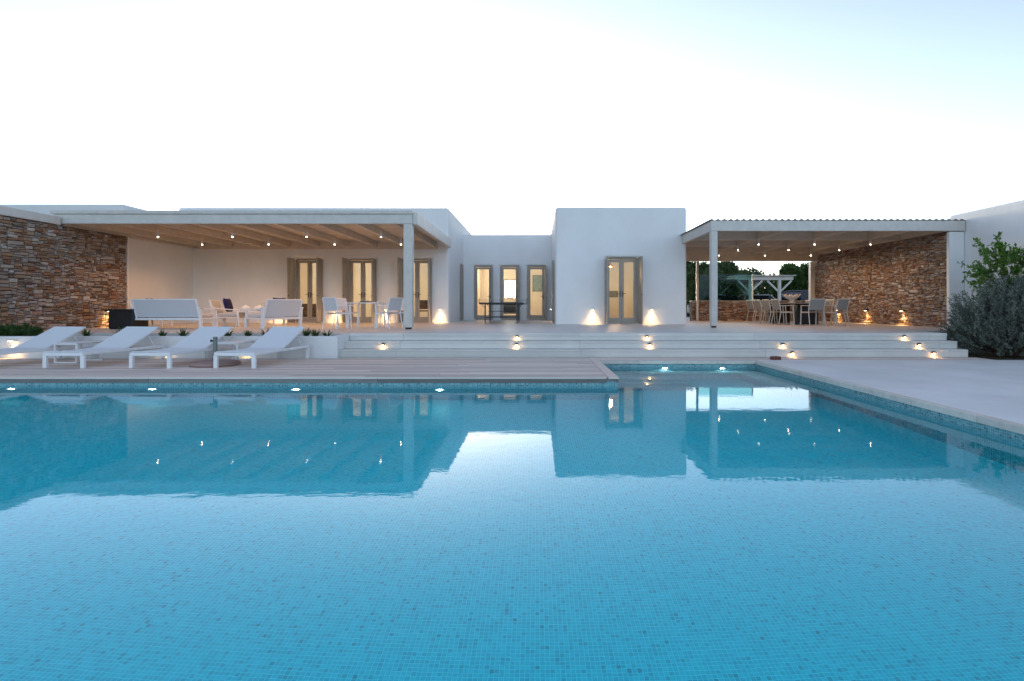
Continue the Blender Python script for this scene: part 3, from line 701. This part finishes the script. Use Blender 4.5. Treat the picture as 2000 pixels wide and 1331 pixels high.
# white dining set
CHAMPAGNE = plain('champagne_powdercoat', (.56,.52,.46), .4, .04, 5)
def make_chair(name, seat_mat, back_mat, arms=True, WHITEMETAL=WHITEMETAL):
    """faces local +y"""
    o = empty(name, (0,0,0)); h = .26
    for sx in (-1, 1):
        MB().bar((sx*h, .24, 0), (sx*h*.98, .20, .64 if arms else .44), .03, .03).build('leg', WHITEMETAL, o, .004, 1)
        MB().tube([(sx*h, -.30, 0), (sx*h*.97, -.22, .42), (sx*h*.97, -.24, .60), (sx*h*.97, -.31, .86)], .016, 6).build('leg', WHITEMETAL, o)
        if arms: MB().bar((sx*h*.98, -.25, .645), (sx*h*.98, .235, .65), .04, .022).build('armrest', WHITEMETAL, o, .004, 1)
        MB().box(sx*(h-.012)-.013, sx*(h-.012)+.013, -.22, .205, .405, .44).build('seat_rail', WHITEMETAL, o)
    MB().box(-h+.02, h-.02, .185, .21, .405, .44).build('front_rail', WHITEMETAL, o)
    MB().sheet([(-.22,.452),(-.08,.444),(.08,.444),(.215,.455)], -h+.03, h-.03, .01).build('seat', seat_mat, o)
    MB().prism([(-.232,.50),(-.222,.50),(-.295,.845),(-.305,.845)], 'x', -h+.022, h-.022).build('backrest', back_mat, o)
    MB().bar((-h*.97,-.305,.855), (h*.97,-.305,.855), .028).build('top_rail', WHITEMETAL, o, .004, 1)
    return o
wc = make_chair('garden_chair', GREYSLING, GREYSLING); used = []
for loc_, rz, lab in (((-5.48, 14.55), -28, 'white garden chair with its back to the pool at the small white table'),
                      ((-4.18, 14.85), 62, 'white garden chair beside the pergola post at the small white table'),
                      ((-5.75, 16.0), -115, 'white garden chair on the sofa side of the small white table'),
                      ((-4.45, 16.3), 160, 'white garden chair on the house side of the small white table')):
    place(wc, used, (*loc_, ZT+.001), R(rz), lab, 'chair', 'white garden chairs at the small table')
tb = empty('garden_table', (-4.95, 15.4, ZT+.001), 0, 'small square white garden table among white chairs under the pergola', 'table')
MB().box(-.48,.48,-.48,.48,.705,.735).build('table_top', WHITEMETAL, tb, .008, 2)
for sx in (-1,1):
    for sy in (-1,1): MB().bar((sx*.42,sy*.42,0), (sx*.36,sy*.36,.704), .045).build('leg', WHITEMETAL, tb, .004, 1)
o = empty('tray', (-4.98, 15.4, ZT+.738), 0, 'dark tray on the small white garden table', 'tray')
MB().lathe([(.16,0),(.19,.03),(.182,.03),(.155,.008)], 20).build('dish', BLACK, o); MB().lathe([(.02,.01),(.045,.02),(.045,.07),(.004,.075)], 12, (.05,0,0)).build('candle', CUSHION, o)

# table tennis
tt = empty('table_tennis_table', (-1.29, 20.2, ZT+.001), 0, 'dark folding table tennis table with a net in front of the set back doors', 'table tennis table')
BLUE = plain('table_tennis_blue', (.02,.035,.06), .55, .1, 5)
for sy in (-1,1):
    MB().box(-.7625,.7625, min(sy*.005, sy*1.37), max(sy*.005, sy*1.37), .738,.76).build('table_half', BLUE, tt, .003, 1)
    MB().box(-.74,.74, sy*1.33-.015, sy*1.33+.015, .69,.736).build('apron', BLACK, tt)
    for sx in (-1,1):
        MB().box(sx*.74-.015, sx*.74+.015, min(sy*.04,sy*1.31), max(sy*.04,sy*1.31), .70,.736).build('side_apron', BLACK, tt)
        lg = MB().box(sx*.58-.022, sx*.58+.022, sy*1.0-.03, sy*1.0+.03, .08,.70).build('leg', BLACK, tt)
        MB().bar((sx*.70, sy*1.05, .69), (sx*.59, sy*1.02, .58), .018).build('brace', BLACK, lg)
        m = MB().lathe([(.02,-.015),(.06,-.015),(.06,.015),(.02,.015)], 14); m.v = [(z+sx*.58, x+sy*1.0, y+.06) for x, y, z in m.v]; m.build('wheel', BLACK, lg)
    MB().box(-.555,.555, sy*1.0-.012, sy*1.0+.012, .20,.225).build('cross_bar', BLACK, tt)
MB().box(-.555,.555, -.012,.012, .42,.44).build('cross_bar', BLACK, tt)
nn = MB()
for k in range(41): nn.box(-.90+k*.045-.0015, -.90+k*.045+.0015, -.0015,.0015,.762,.90)
for k in range(5): nn.box(-.90,.90,-.0012,.0012,.775+k*.028-.0012,.775+k*.028+.0012)
net = nn.build('net', BLACK, tt); MB().box(-.905,.905,-.004,.004,.90,.913).build('net_tape', CUSHION, net)
for sx in (-1,1): MB().box(sx*.915-.009, sx*.915+.009,-.012,.012,.70,.92).box(min(sx*.76,sx*.915), max(sx*.76,sx*.915),-.012,.012,.705,.73).build('net_post', BLACK, tt)

# long dining table and chairs
dt = empty('dining_table', (9.3, 19.2, ZT+.001), 0, 'long dark dining table under the corrugated pergola', 'dining table')
MB().box(-.52,.52,-1.5,1.5,.715,.75).build('table_top', DARKSLING, dt, .006, 2)
for sy in (-1,1):
    MB().box(-.36,.36, sy*1.0-.10, sy*1.0+.10, 0,.713).build('pedestal', BLACK, dt, .01, 2)
dc = make_chair('dining_chair', DARKSLING, DARKSLING, True, CHAMPAGNE); used = []
rows = (('nearest the pool', 18.05), ('second from the pool', 18.78), ('third from the pool', 19.5), ('nearest the low stone wall', 20.22))
for nm, yy in rows:
    place(dc, used, (8.45, yy, ZT+.001), R(-90+rng.uniform(-4,4)), 'taupe dining chair on the villa side of the table, '+nm, 'dining chair', 'dining chairs at the long table')
for nm, yy in rows:
    place(dc, used, (10.15, yy, ZT+.001), R(90+rng.uniform(-4,4)), 'taupe dining chair on the stone wall side, '+nm, 'dining chair', 'dining chairs at the long table')
place(dc, used, (9.02, 17.25, ZT+.001), R(3), 'taupe dining chair at the pool end of the table, villa side of two', 'dining chair', 'dining chairs at the long table')
place(dc, used, (9.80, 17.30, ZT+.001), R(22), 'angled taupe dining chair at the pool end of the table, stone wall side', 'dining chair', 'dining chairs at the long table')
place(dc, used, (9.3, 21.05, ZT+.001), R(180), 'taupe dining chair at the table end by the low stone wall', 'dining chair', 'dining chairs at the long table')
fb = empty('petal_bowl', (9.15, 18.9, ZT+.752), 0, 'pale petal shaped centrepiece bowl on the long dining table', 'bowl')
MB().lathe([(.10,0),(.11,.01),(.05,.05),(.09,.10),(.004,.11)], 16).build('foot', CUSHION, fb, smooth=True)
for k in range(9):
    a = 2*math.pi*k/9; m = MB(); c_, s_ = math.cos(a), math.sin(a); vs = []
    for i in range(6):
        tt_ = i/5; r_ = .06+.24*tt_; z = .09+.20*tt_**1.4; w_ = .085*math.sin(math.pi*(.12+.86*tt_))
        for sgn in (-1, 0, 1): vs.append((r_*c_-sgn*w_*s_, r_*s_+sgn*w_*c_, z+abs(sgn)*.02))
    fs = [(i*3+j, i*3+j+1, i*3+4+j, i*3+3+j) for i in range(5) for j in range(2)]
    pt = m.add(vs, fs).build('petal', CUSHION, fb, smooth=True); sd = pt.modifiers.new('thick', 'SOLIDIFY'); sd.thickness = .008

# ------------------------------------------------------------------ rooms behind the doors
def room_lamp(loc_, drop, lab, power):
    o = empty('pendant_lamp', loc_, 0, lab, 'pendant lamp')
    MB().tube([(0,0,0),(0,0,-drop)], .008, 6).build('cord', BLACK, o)
    MB().lathe([(.03,.0),(.10,-.10),(.11,-.16),(.10,-.16),(.02,-.02)], 16, (0,0,-drop)).build('shade', plain('copper_shade', (.5,.22,.10), .35, .1, 5, metal=.8), o)
    MB().lathe([(.01,0),(.045,-.04),(.05,-.08),(.03,-.12),(.006,-.125)], 12, (0,0,-drop-.05)).build('bulb', emit('orange_bulb', (1,.5,.2), 60), o)
    light('light', 'POINT', (0,0,-drop-.30), power, (1,.64,.34), .08, o)
ROOMP = 40
room_lamp((-11.8, 23.0, 3.7), .5, 'pendant lamp inside the house past the first french door', ROOMP)
room_lamp((-8.8, 23.0, 3.7), .5, 'pendant lamp inside the house between the french doors', ROOMP)
room_lamp((-6.4, 23.0, 3.7), .5, 'pendant lamp inside the house behind the door nearest the post', ROOMP)
room_lamp((-2.1, 27.6, 3.7), .35, 'pendant lamp inside the set back house section', 45)
room_lamp((2.78, 20.9, 3.6), .75, 'copper pendant lamp glowing behind the cubic block door, lower of the two', 18)
room_lamp((3.05, 21.8, 3.6), .55, 'copper pendant lamp glowing behind the cubic block door, higher of the two', 26)
def cabinet(loc_, w, d_, h, lab):
    o = empty('sideboard', loc_, 0, lab, 'sideboard')
    MB().box(-w/2,w/2,-d_/2,d_/2,.08,h).build('carcass', DARKWOOD, o, .006, 1)
    n = max(2, int(w/.5))
    for k in range(n):
        a = -w/2+w*k/n
        dr = MB().box(a+.01, a+w/n-.01, -d_/2-.02, -d_/2-.001, .12, h-.04).build('cabinet_door', DARKWOOD, o, .003, 1)
        MB().box(a+w/n/2-.04, a+w/n/2+.04, -d_/2-.03, -d_/2-.021, h-.12, h-.105).build('handle', BLACK, dr)
    for sx in (-1,1): MB().box(sx*(w/2-.06)-.03, sx*(w/2-.06)+.03,-d_/2+.03,d_/2-.03,0,.079).build('leg', BLACK, o)
cabinet((-9.3, 22.2, ZT+.012), 2.0, .5, .72, 'dark wooden sideboard inside the house behind the first french door')
sp_ = empty('speaker', (-8.75, 22.2, ZT+.734), 0, 'small black speaker on the dark sideboard', 'speaker')
MB().box(-.16,.16,-.14,.14,0,.30).build('body', BLACK, sp_, .01, 2)
m = MB().lathe([(.004,0),(.09,.004),(.105,.012),(.11,.004)], 16); m.v = [(x, -.141-z, y+.15) for x, y, z in m.v]; m.build('cone', DARKSLING, sp_)
ic = make_chair('indoor_chair', DARKWOOD, DARKWOOD, False); ic.location = (-4.55, 21.4, ZT+.012); ic.rotation_euler = (0,0,R(200))
tag(ic, 'dark wooden chair inside the house behind the door nearest the post', 'chair')
for ch in ic.children:
    ch.data = ch.data.copy(); ch.data.materials.clear(); ch.data.materials.append(DARKWOOD)
cabinet((2.55, 24.9, ZT+.012), 1.5, .45, .8, 'dark wooden sideboard inside the cubic block behind its door')
def picture(loc_, w, h, col, lab):
    o = empty('wall_picture', loc_, 0, lab, 'picture'); c = plain('canvas', col, .8, .3, 9)
    MB().box(-w/2,-w/2+.03,-.03,0,0,h).box(w/2-.03,w/2,-.03,0,0,h).box(-w/2+.03,w/2-.03,-.03,0,h-.03,h).box(-w/2+.03,w/2-.03,-.03,0,0,.03).build('frame', DARKWOOD, o)
    MB().box(-w/2+.031,w/2-.031,-.012,-.002,.031,h-.031).build('canvas', c, o)
picture((.05, 29.64, 2.1), .55, .9, (.20,.30,.36), 'blue framed picture inside behind the right narrow door')
picture((3.6, 25.59, 1.7), .7, .3, (.12,.10,.10), 'small dark framed picture inside the cubic block')
isf = make_sofa(1.3, 2); isf.name = 'indoor_sofa'; isf.location = (-1.1, 26.6, ZT+.012); isf.rotation_euler = (0,0,0)
tag(isf, 'dark blue sofa inside the set back section behind the table tennis table', 'sofa')
DB = plain('slate_blue_fabric', (.05,.07,.12), .9, .1, 50)
for ch in isf.children: ch.data.materials.clear(); ch.data.materials.append(DB)

# ------------------------------------------------------------------ vegetation
def leaf_mesh(name, pts, dirs, L, Wd, mat, seed=0, fold=.25):
    r = np.random.default_rng(seed); n = len(pts)
    d_ = dirs/np.linalg.norm(dirs, axis=1, keepdims=True)
    a = r.normal(size=(n,3)); s = np.cross(d_, a); s /= np.linalg.norm(s, axis=1, keepdims=True)+1e-9; u = np.cross(s, d_)
    l = (L*r.uniform(.7,1.3,n))[:,None]; w = (Wd*r.uniform(.7,1.3,n))[:,None]
    v = np.stack([pts, pts+d_*l*.5+s*w*.5+u*w*fold, pts+d_*l-u*l*.12, pts+d_*l*.5-s*w*.5+u*w*fold], 1).reshape(-1,3)
    me = bpy.data.meshes.new(name); f = np.arange(4*n).reshape(-1,4)
    me.from_pydata(v.tolist(), [], f.tolist()); me.materials.append(mat); me.update()
    return me
def branchy_tree(name, loc_, h, crown, label, leaf, nleaf, L, Wd, seed, group=None, cat='tree', trunk_r=.09, base=.3, lumps=14, updir=.3, low=.25, spread=.42):
    r = np.random.default_rng(seed); root = empty(name, loc_, 0, label, cat, group)
    cx, cy, cz = crown; cc = np.array([0,0,h-cz])
    m = MB(); m.tube([(0,0,0), (.04*h*r.normal()*.3, .02, h*.25), (.03*h*r.normal()*.4, 0, h*.5), (0,0,h*.78)], [trunk_r, trunk_r*.8, trunk_r*.55, trunk_r*.2], 8)
    cents = []
    for k in range(lumps):
        v = r.normal(size=3); v /= np.linalg.norm(v); q = cc + v*np.array([cx,cy,cz])*r.uniform(.45,.85)
        if q[2] < h*low: q[2] = h*low+r.uniform(0,.2)
        cents.append(q); st = np.array([0,0,h*r.uniform(base*.5,.55)])
        mid = (st+q)/2+r.normal(size=3)*.05*h
        m.tube([tuple(st), tuple(mid), tuple(q)], [trunk_r*.4, trunk_r*.25, trunk_r*.08], 5)
    m.build('trunk', BARK, root)
    cents = np.array(cents); idx = r.integers(0, lumps, nleaf); rad = np.array([cx,cy,cz])*spread
    off = r.normal(size=(nleaf,3)); off /= np.linalg.norm(off,axis=1,keepdims=True); off *= (r.uniform(.15,1,nleaf)**.5)[:,None]
    lr = r.uniform(.6,1.25,lumps)[idx][:,None]
    pts = cents[idx]+off*rad*lr; dirs = off+np.array([0,0,updir])+r.normal(size=(nleaf,3))*.5
    link('crown', leaf_mesh('crown', pts, dirs, L, Wd, leaf, seed), root)
    return root
# big silver shrub: twigs carrying many narrow leaves
def shrub(name, loc_, rad, ntwig, label, leaf, L, Wd, seed, per=26, twl=.28):
    r = np.random.default_rng(seed); root = empty(name, loc_, 0, label, 'shrub'); rad = np.array(rad)
    v = r.normal(size=(ntwig,3)); v[:,2] = np.abs(v[:,2])*1.15-.45; v /= np.linalg.norm(v,axis=1,keepdims=True)
    ph = np.sin(v[:,0]*5+seed)*np.cos(v[:,1]*6)*.10 + np.sin(v[:,2]*8+v[:,0]*4)*.08
    rr = (r.uniform(.5,1.0,ntwig)+ph*1.5)[:,None]
    c = np.array([0,0,rad[2]*.42]); tips = c+v*rad*rr; tips[:,2] = np.maximum(tips[:,2], .06)
    td = v*.75+np.array([0,0,.7])+r.normal(size=(ntwig,3))*.25; td /= np.linalg.norm(td,axis=1,keepdims=True)
    t_ = r.uniform(0,1,(ntwig,per)); pts = tips[:,None,:]+td[:,None,:]*(t_[:,:,None]*twl)
    dirs = td[:,None,:]*.8+r.normal(size=(ntwig,per,3))*.62
    link('foliage', leaf_mesh('foliage', pts.reshape(-1,3), dirs.reshape(-1,3), L, Wd, leaf, seed), root)
    m = MB()
    for k in range(0, ntwig, 12):
        q = tips[k]; m.tube([(q[0]*.15, q[1]*.15, 0), tuple(q*.5+np.array([0,0,.05])), tuple(tips[k]+td[k]*twl*.8)], [.018,.012,.004], 4)
    m.build('branches', BARK, root)
    return root
shrub('silver_shrub', (11.08, 12.3, .10), (1.22,.95,1.08), 1350, 'large dense silver green shrub beside the steps', BUSHLEAF, .06, .021, 11, 34, .36)
shrub('silver_shrub', (12.15, 11.55, .10), (.55,.5,.42), 420, 'low silver green shrub at the foot of the large shrub', BUSHLEAF, .055, .024, 12, 22, .2)
def spray_tree(name, loc_, h, crown, ntwig, per, twl, leaf, L, Wd, seed, label):
    r = np.random.default_rng(seed); root = empty(name, loc_, 0, label, 'tree'); cr = np.array(crown); cc = np.array([0,0,h-cr[2]])
    v = r.normal(size=(ntwig,3)); v /= np.linalg.norm(v,axis=1,keepdims=True); st = cc+v*cr*(r.uniform(.25,.72,ntwig)**.8)[:,None]
    td = v*.8+np.array([0,0,.45])+r.normal(size=(ntwig,3))*.3; td /= np.linalg.norm(td,axis=1,keepdims=True)
    ln = r.uniform(.5,1.25,ntwig)*twl; tk = r.uniform(0,1,(ntwig,per))
    pts = st[:,None,:]+td[:,None,:]*(tk*ln[:,None])[:,:,None]; dirs = td[:,None,:]*.7+r.normal(size=(ntwig,per,3))*.65
    link('crown', leaf_mesh('crown', pts.reshape(-1,3), dirs.reshape(-1,3), L, Wd, leaf, seed), root)
    m = MB(); m.tube([(0,0,0),(.03,.01,h*.22),(-.02,0,h*.45),(.01,0,h*.7)], [.05,.042,.032,.012], 8)
    for k in range(ntwig):
        e_ = st[k]+td[k]*ln[k]
        if k % 4 == 0: m.tube([(0,0,float(h*r.uniform(.3,.55))), tuple((st[k]+np.array([0,0,h*.5]))/2), tuple(st[k]), tuple(e_)], [.016,.011,.007,.003], 4)
        else: m.tube([tuple(st[k]), tuple(e_)], [.006,.003], 4)
    m.build('trunk', BARK, root); return root
spray_tree('lemon_tree', (11.78, 13.2, .10), 2.95, (.95,.6,1.0), 150, 17, .42, LEMONLEAF, .10, .052, 21, 'lemon tree with bright green leaves against the white wing')
def strap(loc_, n, h, lab, grp, seed, wd=.028):
    r = random.Random(seed); o = empty('strap_leaf_plant', loc_, 0, lab, 'plant', grp); m = MB()
    for k in range(n):
        a = r.uniform(0, 2*math.pi); lean = r.uniform(.15,.85); L = h*r.uniform(.7,1.25); vs = []
        for i in range(6):
            t_ = i/5; rr = .03+lean*L*t_**1.3; z = L*(t_-.55*lean*t_**2.2); w_ = wd*.5*(1-t_**2)+.001
            vs += [(rr*math.cos(a)-w_*math.sin(a), rr*math.sin(a)+w_*math.cos(a), z), (rr*math.cos(a)+w_*math.sin(a), rr*math.sin(a)-w_*math.cos(a), z)]
        m.add(vs, [(2*i,2*i+1,2*i+3,2*i+2) for i in range(5)])
    m.build('leaves', STRAPLEAF, o); return o
for k, x in enumerate((-10.55, -10.1, -9.35, -8.95, -8.45, -7.95, -7.3, -6.9, -6.45, -6.05, -5.2, -4.95, -4.72)):
    strap((x, 11.85+rng.uniform(-.08,.08), .545), 30, rng.uniform(.18,.26), 'low arching strap leaf plant in the planter, '+('below the black box','below the sofa','below the sofa','below the coffee table','below the angled armchair','below the garden chair')[(x>-10.2)+(x>-9.2)+(x>-8.7)+(x>-7.6)+(x>-5.5)], 'strap leaf plants in the planter', 40+k)
for k, x in enumerate((-12.7, -12.3, -11.9, -11.5)):
    root = shrub('ground_shrub', (x, 11.88, .545), (.28,.22,.16), 90, 'low dark green ground cover shrub in the planter below the stone wall', STRAPLEAF, .06, .025, 60+k, 16, .08)
    root['group'] = 'ground cover shrubs in the planter'
for k, (x, y_) in enumerate(((13.0,11.35),(12.75,11.7))):
    o = strap((x, y_, .10), 120, .55, ('tuft of tall green grass at the foot of the white wing','smaller tuft of green grass next to the low silver shrub')[k], None, 80+k, .012); o.name = 'grass_tuft'; o['category'] = 'grass'

# beyond the low wall
GZ = .45
branchy_tree('broad_tree', (12.4, 39, GZ), 4.7, (2.9,2.0,2.1), 'dark leafy tree beyond the windscreen near the cubic block', DARKLEAF, 16000, .24, .12, 31, None, 'tree', .16)
branchy_tree('broad_tree', (15.6, 44, GZ), 4.2, (2.2,2.0,1.6), 'green tree between the dark tree and the carport', TREELEAF, 7000, .22, .11, 32, None, 'tree', .14)
branchy_tree('broad_tree', (17.7, 35.6, GZ), 3.75, (1.45,1.5,1.8), 'bright green tree beyond the low wall next to the carport', TREELEAF, 15000, .2, .1, 33, None, 'tree', .14)
branchy_tree('broad_tree', (10.0, 32, GZ), 3.4, (1.2,1.2,1.3), 'dark bushy tree directly behind the cubic block', DARKLEAF, 6000, .18, .09, 34, None, 'tree', .1)
wd = np.random.default_rng(5); n = 80000
xx = wd.uniform(6, 160, n); yy = wd.uniform(62, 74, n); top = 4.5+.4*np.sin(xx*.31)+.4*np.sin(xx*.77+1)
pts = np.stack([xx, yy, GZ+wd.uniform(0,1,n)**.7*top], 1)
tag(link('far_wood', leaf_mesh('far_wood', pts, wd.normal(size=(n,3))+np.array([0,0,.4]), .5, .3, DARKLEAF, 5)), 'dark belt of far trees along the horizon', 'trees', None, 'stuff')
hm = MB(); nx = 60; vs = []
for j, (yy_, k) in enumerate(((150,0),(200,.6),(260,1),(420,.7))):
    for i in range(nx+1):
        x = -500+1200*i/nx; vs.append((x, yy_, GZ-.2+k*(5+1.5*math.sin(x*.011)+1*math.sin(x*.037+1))))
hm.add(vs, [(j*(nx+1)+i, j*(nx+1)+i+1, (j+1)*(nx+1)+i+1, (j+1)*(nx+1)+i) for j in range(3) for i in range(nx)])
tag(hm.build('hills', plain('scrub_hill', (.075,.075,.05), .95, .4, .05), None, 0, 2, True), 'low scrub covered hills far behind the villa', None, None, 'structure')
fh = empty('far_house', (96, 235, 12.9), 0, 'small white house on the far ridge above the carport', 'house')
MB().box(-4,4,0,6,-9,3.6).build('wall', PLASTER, fh); MB().box(-4.2,4.2,-.2,6.2,3.6,3.9).build('roof', PLASTER, fh)
for x in (-2.4, .2, 2.4): MB().box(x-.45,x+.45,-.06,-.01,.9,2.3).build('window', TAUPE, fh)
# carport
cp = empty('carport', (14.5, 33, GZ), 0, 'white timber carport with braced posts over the parked cars', 'carport')
CX0, CX1, CY0, CY1, CZ = 12.2, 15.0, 31.5, 36.5, 2.93
for k, yy in enumerate((CY0, CY1)):
    loc(cp, MB().box(CX0-.3, CX1+.3, yy-.07, yy+.07, CZ-.10, CZ+.14).build('beam', TIMBER))
    for x in (12.75, 14.5):
        po = loc(cp, MB().box(x-.08, x+.08, yy-.08, yy+.08, GZ, CZ-.102).build('post', TIMBER))
        for s_ in (-1, 1): MB().bar((x+s_*.07, yy, CZ-.78), (x+s_*.72, yy, CZ-.14), .09).build('brace', TIMBER, po)
for i in range(14):
    x = CX0-.2+i*(CX1-CX0+.4)/13
    loc(cp, MB().box(x-.04, x+.04, CY0+.08, CY1-.08, CZ+.0, CZ+.13).build('roof_slat', TIMBER))
loc(cp, MB().box(CX0-.35, CX1+.35, CY0-.35, CY1+.35, CZ+.143, CZ+.18).build('roof_cover', TIMBER))
# cars
CARGLASS = plain('car_glass', (.01,.012,.014), .08, .1, 3); TYRE = plain('tyre', (.02,.02,.02), .8, .2, 20); RIM = plain('alloy_rim', (.5,.5,.52), .3, .1, 10, metal=.9)
HEAD = plain('headlamp', (.7,.72,.75), .1, .05, 10); TAIL = plain('tail_lamp', (.3,.01,.01), .2, .05, 10)
def car(loc_, rz, col, lab, tall=1.0):
    o = empty('parked_car', loc_, rz, lab, 'car', 'cars parked under the carport'); paint = plain('car_paint', col, .28, .04, 2)
    prof = [(-2.1,.35),(-2.15,.62),(-2.0,.80),(-1.2,.93),(1.35,.98),(2.0,.95),(2.12,.70),(2.1,.35)]
    b = MB().prism([(a, c*tall) for a, c in prof], 'y', -.86, .86); b.build('body', paint, o, .06, 3)
    gp = [(-1.25,.94),(-.55,1.40),(.9,1.44),(1.75,.99)]
    m = MB(); vs = []
    for sy, k in ((-1,0),(1,0)):
        for a, c in gp: vs.append((a, sy*(.80 if c < 1 else .62), c*tall))
    m.add(vs, [(0,1,2,3)[::-1],(4,5,6,7),(0,4,5,1),(1,5,6,2),(2,6,7,3)]); cabn = m.build('cabin', CARGLASS, o)
    r_ = MB().add([(-.62,-.64,1.395*tall),(.95,-.64,1.44*tall),(.95,.64,1.44*tall),(-.62,.64,1.395*tall),(-.5,-.55,1.45*tall),(.85,-.55,1.48*tall),(.85,.55,1.48*tall),(-.5,.55,1.45*tall)], [(0,3,2,1),(4,5,6,7),(0,1,5,4),(1,2,6,5),(2,3,7,6),(3,0,4,7)]); r_.build('roof', paint, o, .02, 2)
    for sy in (-1,1):
        for (p, q) in (((-1.25,.80,.94),(-.55,.63,1.41)), ((1.75,.80,.99),(.9,.63,1.45)), ((.2,.81,.96),(.2,.63,1.43))):
            MB().bar((p[0],sy*p[1],p[2]*tall),(q[0],sy*q[1],q[2]*tall),.06,.04).build('pillar', paint, o)
        for x in (-1.3,1.3):
            w_ = MB().lathe([(.20,-.10),(.31,-.10),(.33,-.05),(.33,.05),(.31,.10),(.20,.10)], 18); w_.v = [(a+x, c+sy*.80, b2+.33) for a, b2, c in w_.v]
            wo_ = w_.build('wheel', TYRE, o); q = MB().lathe([(.02,-.105),(.2,-.09),(.2,.09),(.02,.105)], 14); q.v = [(a+x, c+sy*.80, b2+.33) for a, b2, c in q.v]; q.build('rim', RIM, wo_)
        MB().box(-2.14,-2.05,sy*.62-.16,sy*.62+.16,.62*tall,.76*tall).build('headlight', HEAD, o, .02, 2)
        MB().box(2.06,2.13,sy*.66-.12,sy*.66+.12,.72*tall,.86*tall).build('tail_light', TAIL, o, .015, 2)
        MB().box(-.95,-.78,sy*.90-.07,sy*.90+.07,.98*tall,1.12*tall).build('mirror', paint, o, .02, 2)
car((10.6, 33.5, GZ), R(70), (.45,.47,.48), 'silver parked car seen through the tinted windscreen', 1.12)
car((12.35, 34.6, GZ), R(80), (.03,.035,.05), 'dark blue parked car left of the carport post', 1.05)
car((14.2, 34.0, GZ), R(95), (.62,.64,.64), 'white parked car beneath the middle of the carport', 1.08)
car((16.6, 33.2, GZ), R(20), (.012,.012,.03), 'black tall parked car right of the braced carport post', 1.25)
